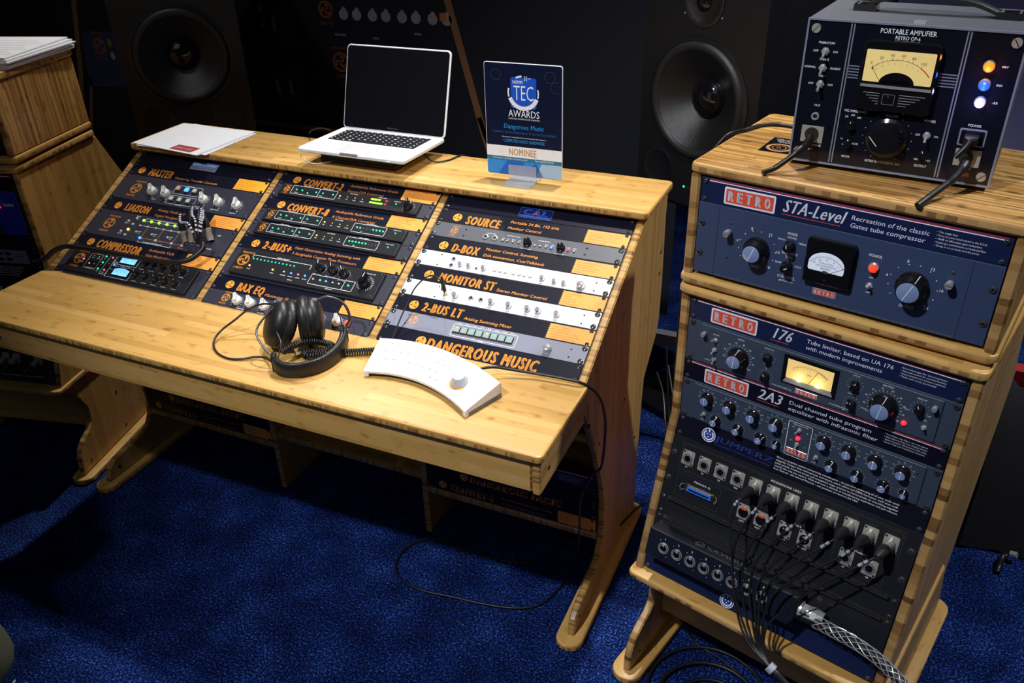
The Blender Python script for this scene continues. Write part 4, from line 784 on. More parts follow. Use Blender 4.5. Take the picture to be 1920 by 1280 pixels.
# the breakout box standing out of the rack
Mb = at(F3, 14, 238)
e = empty('breakout_box', Mb, 'black metal breakout box with eight numbered round sockets, bottom of right tower', 'connector box')
g = G(); g.prism(rr(0, -62, 316, 0, .8), 1.2, 46, 0, 1); g.scale(.001).build('housing', [BRM], e)
g = G(); g.prism(rr(1, -61, 315, -1, .6), 46, 47.6, 0, .3); g.scale(.001).build('front_plate', [mat('navy_metal', (.008, .011, .022), .35)], e)
for i in range(8): put('xlr_round', e, 38 + i * 30.2, 32, 47.6, 0, .98)
g = G()
for i in range(8): T(g, str(i + 1), 38 + i * 30.2, -13.5, 4.6, None, 'c', 0, 47.8, 0, 'b'); g.disc(28 + i * 30.2, -17, .7, 47.8, 0, 6); g.disc(48 + i * 30.2, -48, .7, 47.8, 0, 6)
g.scale(.001).build('lettering', [WHT], e)
g = G()   # upside-down name on the top face
T(g, 'JUMPERZ', 0, 0, 12, 84, 'c', .35, 0, 0, 'b'); g.arc(58, 6, 9, 0, 360, 1.4, 0, 0, 20); g.arc(58, 6, 5.5, -230, 50, 1.3, 0, 0, 14); g.disc(58, 6, 1.6, 0)
g.v = [(160 - a, .15, 24 - (b_ - 6)) for a, b_, c in g.v]; g.f = [f[::-1] for f in g.f]
g.scale(.001).build('top_lettering', [LAV], e)
g = G(); g.tube([(316, -31, 24), (322, -31, 24)], 17, 24); g.tube([(322, -31, 24), (332, -31, 24)], [15, 15], 6); g.tube([(332, -31, 24), (340, -31, 24)], 14, 24); g.tube([(340, -31, 24), (350, -31, 24)], [16.5, 16.5], 8); g.tube([(350, -31, 24), (362, -31, 24)], [14.5, 13], 24); g.scale(.001).build('cable_gland', [CHR], e)
# ================================================================ LEFT TOWER panels (only their right ends are seen)
U = Unit(L1, 1, 3, 'blank_panel', 'dark rack panel in the upper box of the left tower', BRM, deep=0); U.done()
U = Unit(L1, 0, 1, 'blank_panel', 'dark title strip in the upper box of the left tower', BAN, deep=0, front=0); U.done()
U = Unit(L2, 0, 1, 'title_panel', 'black strip with white small print at top of left tower', BAN, 'sign', front=0, deep=0); U.g(PNK, 'pale_stripe').rect(15, -4, 474, -6, .12); U.g(RDD, 'crimson_stripe').rect(15, -1.5, 474, -3.8, .12)
for i in range(4): U.T('modules for the five hundred series rack'[: 34 - 3 * i], 380, 16 + 5.5 * i, 2.8, 62 - 6 * i, PNK)
U.done()
U = Unit(L2, 1, 3, 'module_rack', 'black module rack holding a bright blue module in the left tower', BRM)
g = G(); g.prism(rr(397, -131, 474, -2, 1), U.z, U.z + 4, 0, .5); g.scale(.001).build('blue_module', [mat('ultramarine_paint', (.012, .03, .42), .35)], U.e)
for x in (300, 348): g = G(); g.prism(rr(x, -131, x + 46, -2, 1), U.z, U.z + 4, 0, .5); g.scale(.001).build('module', [SLA], U.e)
T(U.g(WHT), '500V', 428, -46, 9, 33, 'l', 0, U.z + 4.2, 0, 'b')
for y, k in ((27, 'led_g'), (37, 'led_g'), (48, 'led_r')): U.put(k, 413, y + 0, sc=1.7, z=U.z + 4)
U.done()
U = Unit(L2, 4, 1, 'blank_panel', 'plain black panel below the blue module in left tower', BRM, deep=0); U.done()
U = Unit(L2, 5, 1, 'vented_panel', 'silver grey panel with oval openings in the left tower', BRM, deep=0)
g = G(); g.prism(rr(30, -43, 446, -2, 2), 1, 3.5, 0, .4); g.scale(.001).build('silver_plate', [LAV], U.e)
gh = U.g(CHS, 'oval_opening', )
for x in (300, 328, 356, 384): gh.disc(x, -13, 11, 3.65, 0, 16, 5); gh.disc(x, -31, 11, 3.65, 0, 16, 5)
U.T('JUMPERZ', 420, 22, 4, 26, DKG, 'c', z=3.6); U.done()
U = Unit(L3, 0, 1, 'title_panel', 'black strip with white paragraph low in the left tower', BAN, 'sign', front=0, deep=0)
for i in range(5): U.T("connecting all of your audio tools and DB25 harnesses, we'll even craft systems to tie everything together"[i * 11:i * 11 + 48], 330, 12 + 6 * i, 3, 92 - 4 * i, WHT)
U.done()
U = Unit(L3, 1, 3, 'patch_panel', 'black patch panel with connectors low in the left tower', BRM)
for x in (290, 330, 370, 410): U.put('xlr', x, 40); U.put('xlr', x, 98)
U.done()
Unit(L3, 4, 1, 'blank_panel', 'black blank panel in the shade under the worktop at left', CHS, deep=0).done()
U = Unit(L3, 5, 2, 'patch_panel', 'black patch panel with plugged leads seen under the worktop at left', BRM)
for x in (286, 327, 362, 435): U.put('xlr', x, 62)
for x in (327, 362, 435): U.put('xlr_plug', x, 62)
U.done()
Unit(L3, 7, 1, 'blank_panel', 'black blank panel at the foot of the left tower', CHS, deep=0).done()
e = empty('rack_rod', at(L3, 250, 333), 'thin bright metal rod across the left tower below the plugs', 'rod'); g = G(); g.tube([(0, 0, 12), (206, 0, 12)], 1.6, 8); g.tube([(4, 0, 1), (4, 0, 12)], 1.6, 8); g.tube([(202, 0, 1), (202, 0, 12)], 1.6, 8); g.scale(.001).build('rod', [SIL], e)
# ================================================================ structure
M_YZ = lambda x0: (lambda a, b, c: (x0 + c, a, b))        # outline in (y, z), thickness along x
M_XZ = lambda y0: (lambda a, b, c: (a, y0 + c, b))
M_XY = lambda z0: (lambda a, b, c: (a, b, z0 + c))
def board(name, par, outl, th, mp, grain=0, bev=.0035, f=None, e=None, uo=0, label=None):
    e = e or (WE2 if par['category'] == 'desk' else WE)
    g = G(); g.prism(outl, 0, th, 0, bev, 1, mp, grain, uo, bev >= .005)
    o = g.build(name, [f or WF, e or WE], par, 35)
    if label: o['label'] = label
    return o
g = G(); g.box(-6, 7, -5.5, 4.5, -.05, 0); tag(g.build('floor', [CARPET]), kind='structure')
DRP = mat('black_drape', (.004, .0045, .008), .9)
g = G(); n = 240
g.add([(-6 + 13 * i / n, 2.6 + .03 * sin(i * 1.1) + .02 * sin(i * .37), z) for z in (0, 3.4) for i in range(n + 1)], [(i, i + 1, n + 2 + i, n + 1 + i) for i in range(n)])
tag(g.build('wall_back', [DRP], None, 60), kind='structure')
g = G(); g.add([(-3.2 + .03 * sin(i), -5 + 9.5 * i / 80, z) for z in (0, 3.4) for i in range(81)], [(i + 1, i, 81 + i, 82 + i) for i in range(80)]); tag(g.build('wall_left', [DRP]), kind='structure')
e = empty('partition_panel', (1.93, 2.2, 0), 'smooth violet grey partition behind the portable amplifier, at the top right', 'partition')
g = G(); g.prism([(0, 0), (2.6, 0), (2.6, 2.6), (0, 2.6)], 0, .05, 0, .004, None, M_XZ(0)); g.build('panel', [mat('violet_grey_paint', (.26, .23, .46), .8)], e)
g = G(); g.box(0, 2.6, -.01, .06, 0, .08); g.build('foot_rail', [SLA], e)
# printed backdrop behind the console
e = empty('printed_backdrop', (-2.6, 1.25, 0), 'dark printed fabric backdrop showing an enlarged rack, behind the left loudspeaker', 'backdrop')
g = G(); g.prism([(0, 0), (3.9, 0), (3.9, 2.3), (0, 2.3)], 0, .012, 0, 0, None, M_XZ(0)); g.build('fabric', [mat('backdrop_navy', (.002, .003, .009), .8)], e)
for b in range(3):
    for x_, w_ in ((-1.5, 20), (PW - 18.5, 20)):
        g = G(); g.box(x_, x_ + w_, -452, 4, -6, -3.2); g.scale(.001); M_ = bay_m(b); g.v = [tuple(M_ @ Vector(v)) for v in g.v]; RAILS = globals().setdefault('RAILS', []); RAILS.append(g)
def bd(mt, name, fn, z=.002):
    g = G(); fn(g); g.v = [(a + 2.6, -z - c, b) for a, b, c in g.v]; g.build(name, [mt], e)
BDB = mat('backdrop_brown', (.20, .09, .035), .8); BDO = mat('backdrop_orange', (.45, .12, .03), .8); BDG = mat('backdrop_slate', (.028, .032, .07), .8); BDK = mat('backdrop_knob_grey', (.26, .26, .31), .8); BDW = mat('backdrop_white', (.38, .40, .55), .8)
bd(BDB, 'printed_rail', lambda g: (g.line([(-1.42, 1.86), (-1.60, 1.15), (-1.70, .76), (-1.86, .30)], .03), g.line([(-1.64, .74), (-1.80, .30)], .02), g.line([(.19, 1.86), (.335, 1.30), (.44, .90), (.50, .67), (.66, .20)], .03), g.line([(.48, .74), (.62, .34)], .02), g.line([(-.75, .62), (-.10, .615)], .02), g.line([(-.10, .90), (-.10, .905)], .001)))
bd(BDG, 'printed_panel', lambda g: (g.poly([(-1.62, .96), (-1.30, .98), (-1.30, .72), (-1.66, .70)], 0), g.poly([(-.53, 1.13), (-.36, 1.13), (-.36, .95), (-.53, .94)], 0), g.poly([(-.53, .88), (-.36, .88), (-.36, .70), (-.53, .70)], 0)))
def bk(g):
    for i in range(8): x = -.11 + i * .062 + (i // 2) * .012; g.disc(x, 1.105, .022, 0, 0, 14); g.poly([(x - .012, 1.09), (x + .004, 1.085), (x + .012, 1.13), (x - .002, 1.135)], .0006)
    for x, y in ((-.47, 1.05), (-.50, .79), (-.43, .79)): g.disc(x, y, .03, 0, 0, 14); g.poly([(x - .01, y - .03), (x + .015, y - .03), (x + .008, y + .035), (x - .006, y + .035)], .0006)
    g.disc(.20, .90, .028, 0, 0, 14)
bd(BDK, 'printed_knob', bk)
def bo(g):
    emblem_line(g, -.195, 1.12, .032, 0); T(g, 'BAX EQ', -.195, 1.06, .014, .06, 'c', 0, 0, 0, 'b'); T(g, 'DANGEROUS', -.195, 1.158, .010, .065, 'c', 0, 0, 0, 'b')
    emblem_line(g, -.15, .915, .038, 0); T(g, 'LIAISON', -.14, .85, .016, .08, 'c', 0, 0, 0, 'b'); T(g, 'DANGEROUS', -.15, .965, .012, .085, 'c', 0, 0, 0, 'b')
    emblem_line(g, -1.52, .90, .036, 0); T(g, '2-BUS', -1.52, .835, .016, .07, 'c', 0, 0, 0, 'b'); T(g, 'DANGEROUS', -1.52, .955, .012, .08, 'c', 0, 0, 0, 'b')
    g.rect(.33, 1.10, .36, 1.13); g.rect(-.535, 1.10, -.515, 1.13); g.rect(-.535, 1.03, -.515, 1.06); g.rect(-1.56, 1.14, -1.52, 1.17)
bd(BDO, 'printed_emblem', bo, .003)
def bw(g):
    g.line([(.0, .945), (.17, .945)], .003)
    for i in range(6): g.disc(-.02 + .045 * i, .935, .007); g.line([(-.02 + .045 * i, .925), (-.02 + .045 * i, .90)], .003)
    for i in range(2): g.disc(-.06 + .03 * i, .93 - .02 * (1 - i), .009)
    T(g, 'MONO', -.47, 1.0, .01, None, 'c'); T(g, 'INSERT', -.48, .735, .01, None, 'c'); T(g, 'BASS FREQ', -.02, 1.065, .007); T(g, 'SHELF', .15, 1.06, .007); T(g, 'BYPASS', .33, 1.085, .006)
bd(BDW, 'printed_marks', bw, .003)
for x, y in ((-1.45, .92), (-1.45, .86)): bd(mat('backdrop_lime', (.10, .22, .02), .8) if y > .9 else BDK, 'printed_lamp', lambda g: g.disc(x, y, .014, 0, 0, 10, .02), .003)
# ================================================================ mixing console
D = empty('mixing_console', (0, 0, 0), 'long bamboo mixing console with three sloped rack bays, worktop and shelf', 'desk')
S0, C0 = sin(TILT), cos(TILT)
def slope(s, off=.003): return (-s * S0 - off * C0, Z0 - s * C0 + off * S0)   # y, z on the front of the slope
front_lo = [(-.378, .655), (-.378, .640), (-.372, .615), (-.31, .49), (-.246, .354), (-.229, .29), (-.224, .2), (-.231, .145), (-.255, .108), (-.30, .092), (-.344, .088), (-.40, .082), (-.428, .062), (-.440, .028), (-.440, .02)]
back_up = [(.205, .939), (.2, .86), (.211, .67), (.205, .57), (.186, .529), (.119, .478), (.085, .45), (.078, .4), (.07, .217), (.072, .02)]
SIDE = [slope(-.0197), slope(.4445), (-.397, .705)] + front_lo + back_up[::-1]
DIV = [slope(-.0197, 0), slope(.4445, 0), (-.39, .70), (-.378, .621), (-.246, .354), (-.235, .29), (-.235, .0), (.05, .0), (.07, .4), (.119, .478), (.19, .53), (.19, .939)]
for x in (-.0205, 2 * PITCH + .4826 + .002): board('side_panel', D, SIDE, .018, M_YZ(x), 1, uo=x)
for b in (1, 2): board('divider', D, DIV, .018, M_YZ(b * PITCH - .0203), 1, bev=.002)
for x in (-.0205 + .009, 2 * PITCH + .4826 + .011): board('foot', D, rr(x - .034, -.475, x + .034, .085, .033, 6), .02, M_XY(0), 1, bev=.005)
board('top_shelf', D, rr(-.032, -.022, 1.525, .206, .014, 4), .019, M_XY(.939), 0, bev=.005)
board('worktop', D, rr(-.032, -.65, 1.519, -.384, .014, 4), .019, M_XY(.705), 0, bev=.005, uo=.3)
board('apron_board', D, [(-.02, .628), (1.494, .628), (1.494, .705), (-.02, .705)], .018, M_XZ(-.639), 0, uo=.7)
for x in (-.0205, 1.495): board('apron_side', D, [(-.641, .6285), (-.379, .631), (-.379, .705), (-.641, .705)], .018, M_YZ(x), 0)
for x0, x1, z in ((-.002, PITCH - .0203, .146), (PITCH - .0023, 2 * PITCH - .0203, .187), (2 * PITCH - .0023, 1.495, .146)): board('lower_shelf', D, [(x0, -.235), (x1, -.235), (x1, .04), (x0, .04)], .019, M_XY(z), 0)
board('rear_panel', D, [(-.0025, .47), (1.495, .47), (1.495, .938), (-.0025, .938)], .01, M_XZ(.17), 0, 0)
board('modesty_panel', D, [(-.002, .166), (1.495, .166), (1.495, .69), (-.002, .69)], .01, M_XZ(-.06), 0, 0)
for x0, y, z in [(1.5125,) + q for q in ((-.365, .60), (-.40, .645), (-.29, .50), (-.60, .665), (-.10, .50), (.17, .72), (.17, .78), (-.40, .05), (.02, .30))] + [(-.003, -.395, .05), (-.003, -.37, .655)]:
    g = G(); g.tube([(x0, y, z), (x0 + (.0017 if x0 > 0 else .0022), y, z)], .0045, 10); g.build('bolt', [CHS], D)
for g in RAILS: g.build('rack_rail', [CHS], D)
g = G(); g.prism([(.05 + .028 * cos(2 * pi * i / 20), .664 + .011 * sin(2 * pi * i / 20)) for i in range(20)], 0, .0006, 0, 0, None, M_XZ(-.6396)); g.build('oval_badge', [mat('badge_slate_blue', (.06, .09, .28), .4)], D)
# low racks under the worktop
for b, grp in ((2, 'right'), (0, 'left')):
    Fm = frame_m((b * PITCH, -.232, .346), (1, 0, 0), (0, 0, 1))
    U = Unit(Fm, 0, 1, 'title_panel', 'unlit strip with pale upper stripe in the low %s rack under the worktop' % grp, NAV, 'sign', front=0, deep=0)
    U.g(RDD, 'crimson_stripe').rect(15, -2, 474, -4.4, .12); U.g(PNK, 'pale_stripe').rect(15, -5, 474, -6.6, .12)
    for i in range(4): U.T('Formerly with the one and only tube era, now reborn', 381, 17 + 5.2 * i, 2.9, 66 - 4 * i, PNK)
    U.done()
    U = Unit(Fm, 1, 1, 'blank_panel', 'unlit black blank panel in the low %s rack under the worktop' % grp, BAN, deep=0, front=0); U.done()
    U = Unit(Fm, 2, 1, 'title_panel', 'nameplate with large orange letters in the shade of the low %s rack' % grp, BAN, 'sign', front=0, deep=0)
    emblem_solid(U.g(ORA, 'emblem'), U.g(BAN, 'emblem_cutout'), 112, -24, 12, .15); U.T('DANGEROUS MUSIC', 130, 36, 21, 260, ORA, 'l', .16, 'x', 0); U.done()
    banner(Fm, 3, 'CONVERT-8', (70, 199, 38, 22), [('Audiophile Reference Grade', 221, 364, 20, 7), ('8 Channel D/A Converter', 220, 347, 38, 7)], ['8 Dedicated Analog Outputs', '4 Digital Input Formats', 'Full Digital Trim', 'USB or ADAT Sync'], 'title strip with orange label at the bottom of the low %s rack' % grp, 0, ex=46)
# ================================================================ rack towers
def tower(O, yaw, side, strand):
    X, Y = yaw_axes(yaw); M0 = Matrix.Translation((O.x, O.y, 0)) @ Matrix.Rotation(yaw, 4, 'Z')
    t = empty('rack_tower', M0, ('bamboo rack tower with reclined lower front, %s' % side), 'rack cabinet', 'matching bamboo rack towers')
    bz = .9464 - 6 * UH * .001; L8 = 8.2 * UH * .001; ky, kz = -L8 * sin(TT3), bz - L8 * cos(TT3)
    s = [(-.003, .951), (-.003, bz), (ky - .003, kz), (ky - .003, .312), (-.06, .27), (-.035, .21), (-.038, .165), (-.055, .145), (-.085, .130), (-.115, .108), (-.128, .08), (-.133, .04), (-.133, .02),
         (.50, .02), (.50, .06), (.46, .12), (.40, .22), (.42, .32), (.50, .66), (.50, .72), (.44, .78), (.345, .951)]
    for x in (-.0195, PW * .001 + .0015): board('side_panel', t, s, .018, M_YZ(x), 1, uo=x * 9)
    board('top_board', t, rr(-.0245, -.012, .5065, .345, .016, 4), .019, M_XY(.952), 0, bev=.006)
    board('ledge', t, rr(-.0265, ky - .024, .509, .30, .016, 4), .019, M_XY(kz - .019), 0, bev=.006)
    board('cross_board', t, [(-.001, .11), (.4835, .11), (.4835, kz - .02), (-.001, kz - .02)], .018, M_XZ(.0), 0, bev=.002)
    board('rear_panel', t, [(-.001, .36), (.4835, .36), (.4835, .95), (-.001, .95)], .01, M_XZ(.325), 0, 0)
    for x in (-.0105, PW * .001 + .0105): board('foot', t, rr(x - .036, -.158, x + .036, .53, .035, 6), .02, M_XY(0), 1, bev=.005)
    for y, z in ((-.09, .05), (.10, .05), (.3, .05), (.1, .18)):
        for x0, x1 in ((.5025, .5035), (-.0016, -.0004)): g = G(); g.tube([(x0, y, z), (x1, y, z)], .0042, 10); g.build('bolt', [CHS], t)
    g = G(); g.prism([(.245 + .026 * cos(2 * pi * i / 20), .232 + .011 * sin(2 * pi * i / 20)) for i in range(20)], 0, .0006, 0, 0, None, M_XZ(-.0008)); g.build('oval_badge', [mat('badge_slate_blue', (.06, .09, .28), .4)], t)
    return t
def upper_box(F, side, f, e_, lab):
    O = F.translation; X = F.col[0].to_3d(); yaw = atan2(X.y, X.x)
    t = empty('rack_box', Matrix.Translation((O.x, O.y, 0)) @ Matrix.Rotation(yaw, 4, 'Z'), lab, 'rack cabinet')
    for x in (-.0195, PW * .001 + .0015): board('side_panel', t, [(-.003, .995), (.34, .995), (.34, 1.1845), (-.003, 1.1845)], .018, M_YZ(x), 1, f=f, e=e_, uo=x * 9)
    board('base_board', t, rr(-.0245, -.010, .5075, .345, .016, 4), .019, M_XY(.976), 0, bev=.006, e=e_)
    board('top_board', t, rr(-.0215, -.008, .5045, .352, .014, 4), .019, M_XY(1.1845), 0, bev=.005, f=f, e=e_)
    board('rear_panel', t, [(-.001, .996), (.4835, .996), (.4835, 1.184), (-.001, 1.184)], .01, M_XZ(.31), 0, 0)
    g = G()
    for x in (.04, .44):
        for y in (.04, .28): g.tube([(x, y, .9712), (x, y, .976)], .014, 14)
    g.build('rubber_foot', [RUB], t)
    return t
tower(TO, TYAW, 'standing right of the console', 0)
tower(LO, LYAW, 'standing left of the console', 0)
upper_box(F1, '', ZF, ZE, 'streaky bamboo rack box carrying the portable amplifier on the right tower')
upper_box(L1, '', ZF, ZE, 'streaky bamboo rack box carrying a stack of papers on the left tower')
# ================================================================ loudspeakers on stands
def speaker(loc, yaw, side):
    R_ = Matrix.Rotation(yaw, 4, 'Z')
    t = empty('loudspeaker', Matrix.Translation((loc[0], loc[1], loc[2])) @ R_ @ Matrix.Scale(.865, 4), 'large black studio loudspeaker with %s' % side, 'loudspeaker', 'pair of black studio loudspeakers')
    W_, H_, DP = .46, 1.0, .42; SP = mat('speaker_black', (.004, .004, .0055), .5)
    g = G(); g.prism(rr(-W_ / 2, 0, W_ / 2, H_, .012, 3), 0, DP, 0, .006, None, M_XZ(.085)); wc = .345; hn = 48; xs = W_ / 2
    def edge(a):
        ca, sa = cos(a), sin(a); q = [xs / abs(ca) if abs(ca) > 1e-6 else 9, (H_ - wc) / sa if sa > 1e-6 else 9, -wc / sa if sa < -1e-6 else 9]; r = min(q); return (r * ca, wc + r * sa)
    an = sorted([2 * pi * i / hn for i in range(hn)] + [atan2(H_ - wc, xs), atan2(H_ - wc, -xs), atan2(-wc, -xs) % (2 * pi), atan2(-wc, xs) % (2 * pi)]); m_ = len(an)
    vs = [(.184 * cos(a), 0, wc + .184 * sin(a)) for a in an] + [(edge(a)[0], 0, edge(a)[1]) for a in an] + [(.184 * cos(a), .086, wc + .184 * sin(a)) for a in an] + [(edge(a)[0], .086, edge(a)[1]) for a in an]
    fs = []
    for i in range(m_):
        j = (i + 1) % m_; fs += [(i, j, m_ + j, m_ + i), (j, i, 2 * m_ + i, 2 * m_ + j), (m_ + i, m_ + j, 3 * m_ + j, 3 * m_ + i)]
    g.add(vs, fs); g.build('cabinet', [SP], t, 35)
    def on(gg, z=0): gg.v = [(a, -z - c, b) for a, b, c in gg.v]; return gg
    wc = .345
    g = G(); g.lathe(0, wc, [(.196, 0), (.196, .004), (.183, .006), (.183, -.01)], 48, cap=False); on(g).build('woofer_frame', [mat('speaker_ring', (.009, .009, .012), .35)], t, 40)
    g = G(); g.lathe(0, wc, [(.183, .003), (.176, .012), (.166, .015), (.155, .010), (.150, .004)], 48, cap=False); on(g).build('rubber_surround', [mat('surround_rubber', (.012, .012, .013), .5)], t, 60)
    g = G(); g.lathe(0, wc, [(.151, .005), (.135, -.006), (.105, -.028), (.075, -.052), (.050, -.068)], 48, cap=False)
    on(g, .0).build('cone', [mat('woven_cone', (.012, .012, .011), .28, bump=.6, bscale=900, spec=.7)], t, 60)
    g = G(); g.lathe(0, wc, [(.062, -.058)] + [(.060 * cos(a), -.056 + .030 * sin(a)) for a in [i * pi / 18 for i in range(0, 10)]], 36); on(g).build('dust_cap', [mat('dust_cap_black', (.006, .006, .008), .1)], t, 60)
    for x in (-.135, .135): g = G(); g.lathe(x, .105, [(.062, 0), (.060, .004), (.054, .003), (.046, .0008)], 32, mm=[0, 0, 1, 1]); on(g).build('bass_port', [mat('port_ring', (.012, .012, .014), .3), BLK], t, 60)
    g = G(); g.lathe(.0, .64, [(.075, 0), (.075, .004), (.068, .006), (.06, .002), (.02, .001)], 36, cap=False); on(g).build('midrange_driver', [mat('woven_cone', (.02, .02, .02), .3)], t, 60)
    g = G(); g.lathe(0, .64, [(.03, 0)] + [(.03 * cos(i * pi / 12), .012 * sin(i * pi / 12)) for i in range(6)], 24); on(g).build('dust_cap', [mat('dust_cap_black', (0, 0, 0), .1)], t, 60)
    g = G(); g.disc(-.02, .062, .0042, .0012, 0, 12); on(g).build('power_light', [LG], t)
    g = G()
    for x in (.0, .012, .05, .062, .078): g.disc(x, .06, .0025, .0012, 0, 8)
    T(g, 'ADAM', .05, .066, .009, None, 'l', 0, .0012, 0, 'b'); on(g).build('lettering', [GRY], t)
    for x, z in ((-.07, .60), (.07, .60), (-.07, .69), (.07, .69)): g = G(); g.disc(x, z, .003, .0012, 0, 8); on(g).build('screw', [SIL], t)
    s = empty('speaker_stand', Matrix.Translation((loc[0], loc[1], 0)) @ R_, 'black column stand under the loudspeaker %s' % ('behind the papers' if loc[0] < .5 else 'behind the right end of the console'), 'speaker stand')
    g = G(); g.prism(rr(-.2, .0, .2, .4, .03), 0, .03, 0, .004); g.build('base', [BLK], s); g = G(); g.box(-.06, .06, .14, .26, .03, loc[2] - .02); g.build('column', [BLK], s); g = G(); g.prism(rr(-.18, .02, .18, .38, .02), loc[2] - .02, loc[2], 0, .003); g.build('top_plate', [BLK], s)
speaker((-.274, .5, .782), radians(40), 'a bright reflection on its woofer, behind the papers')
speaker((1.494, .53, .769), radians(-27), 'its woofer between the award sign and the amplifier')
# ================================================================ papers, laptop, award sign
e = empty('paper_stack', (0, 0, 0), 'loose white papers with a small red label on the left end of the shelf', 'papers', None)
for k, (dz, pts) in enumerate(((0, [(.008, -.03), (.268, -.034), (.272, .18), (.002, .19)]), (.0012, [(-.004, -.02), (.25, -.048), (.268, .175), (.02, .196)]), (.0024, [(-.014, -.022), (.246, -.05), (.262, .188), (-.012, .186)]))):
    g = G(); g.prism(pts, .9585 + dz, .9592 + dz, 0); g.build('paper_sheet', [PAP], e)
zz = .9585 + .0036
g = G(); g.poly([(.130, -.028), (.215, -.037), (.218, .002), (.133, .010)], zz); g.build('red_label', [mat('label_crimson', (.42, .03, .035), .5)], e)
g = G(); T(g, 'SONNOX AUDIO', .174, -.022, .013, .070, 'c', 0, zz + .0004, 0, 'b', rot=-6); g.build('lettering', [WHT], e)
# laptop: base floats on a low black stand
LM = Matrix.Translation((.5717, -.0204, .998)) @ Matrix.Rotation(radians(-.3), 4, 'Z') @ Matrix.Rotation(radians(-1.6), 4, 'X')
L = empty('laptop', LM, 'open silver laptop with black screen and black keys on the console shelf', 'laptop')
g = G(); g.prism(rr(0, 0, .325, .222, .012, 5), 0, .011, 0, .0025); g.build('base_shell', [LAP], L, 40)
g = G(); g.prism(rr(.029, .098, .296, .198, .003), .0106, .0112, 0); g.build('key_bed', [CHS], L)
kg = []
for r in range(6):
    nk = 14 if r else 14
    for c in range(nk):
        if r == 5 and 4 <= c <= 8: continue
        kg.append((.0305 + c * .0189, .1812 - r * .0162 + (0 if r else .002), .0165, .0135 if r else .0095))
kg.append((.0305 + 4 * .0189, .1812 - 5 * .0162, .0921, .0135))
gk = G(); gk.prism(rr(0, 0, .0165, .0135, .0018, 2), 0, .0012, 0, .0003); km = gk.mesh('key', [mat('key_black', (.012, .012, .014), .35)])
gs_ = G(); gs_.prism(rr(0, 0, .0921, .0135, .0018, 2), 0, .0012, 0, .0003); ksm = gs_.mesh('key', [MATS['key_black']])
gl = G(); letters = 'QWERTYUIOPASDFGHJKLZXCVBNM1234567890QWERTYUIOPASDFGHJKLZXCVBNM1234567890QWERTYUIOPASDFG'
for i, (x, y, w_, h_) in enumerate(kg):
    o = bpy.data.objects.new('key', ksm if w_ > .05 else km); COL.objects.link(o); o.parent = L; o.location = (x, y, .0112); o.scale = (1, h_ / .0135, 1)
    if w_ < .05: T(gl, letters[i % len(letters)], x + .008, y + .004, .0052, None, 'c', 0, .0126, 0, 'b')
gl.build('key_lettering', [mat('backlit_white', (.8, .9, 1), .5, emit=.6)], L)
g = G(); g.prism(rr(.11, .010, .215, .088, .004), .0108, .0111, 0); g.build('trackpad', [mat('trackpad_grey', (.62, .63, .66), .35, .2)], L)
g = G(); g.prism(rr(.135, -.0012, .19, .004, .002), .006, .0114, 0); g.build('thumb_notch', [CHR], L)
g = G(); g.box(.275, .285, -.0004, .001, .004, .0055, 0); g.build('sleep_light', [LW], L)
lid = G(); lid.prism(rr(0, 0, .325, .226, .012, 5), 0, .006, 0, .002); lid = lid.build('lid', [LAP], L, 40)
lid.matrix_parent_inverse = Matrix(); lid.location = (0, .216, .010); lid.rotation_euler = (radians(73.7), 0, 0)
g = G(); g.prism(rr(.004, .004, .321, .222, .009, 5), -.0008, .0004, 0); sc_ = g.build('screen', [DKP], lid)
lid.data.transform(Matrix.Translation((0, 0, -.006))); sc_.data.transform(Matrix.Translation((0, 0, .0008)))
g = G(); T(g, 'MacBook Pro', .1625, .0095, .0045, None, 'c', 0, .0014); g.build('screen_lettering', [GRY], lid)
g = G(); g.tube([(.02, .222, .008), (.305, .222, .008)], .006, 12); g.build('hinge', [CHS], L)
e = empty('laptop_stand', (.60, .03, .9585), 'low black stand holding up the laptop on the shelf', 'laptop stand')
g = G(); g.prism(rr(0, 0, .24, .13, .01), 0, .012, 0, .003); g.build('base', [RUB], e); g = G(); g.add([(.01, .0, .012), (.23, .0, .012), (.23, .13, .012), (.01, .13, .012), (.01, .0, .0385), (.23, .0, .0385), (.23, .13, .035), (.01, .13, .035)], [(0, 3, 2, 1), (4, 5, 6, 7), (0, 1, 5, 4), (1, 2, 6, 5), (2, 3, 7, 6), (3, 0, 4, 7)]); g.build('wedge', [RUB], e)
def cable(name, pts, r, label, cat='cable', mt=None, k=6, n=8, grp=None, parts=None):
    g = G(); g.tube(smooth_path(pts, k), r, n); o = g.build(name, [mt or RUB], None, 60); tag(o, label, cat, grp); return o
cable('laptop_lead', [(.86, .13, .985), (.885, .115, .975), (.905, .12, .963), (.93, .15, .961), (.945, .215, .955), (.95, .24, .90), (.95, .25, .6), (.95, .27, .2), (.97, .33, .006)], .0022, 'thin black lead leaving the right rear corner of the laptop')
cable('laptop_lead', [(.548, .17, .998), (.53, .172, 1.0), (.50, .178, .998), (.46, .19, .98), (.43, .225, .95), (.42, .24, .90), (.42, .25, .6), (.42, .27, .2), (.40, .34, .006)], .0022, 'thin black lead with metal plug leaving the left side of the laptop')
cable('laptop_lead', [(.562, .0, .985), (.565, .01, .97), (.60, .0, .962), (.64, .03, .9615)], .0016, 'thin white lead looping under the front left of the laptop', mt=LAP)
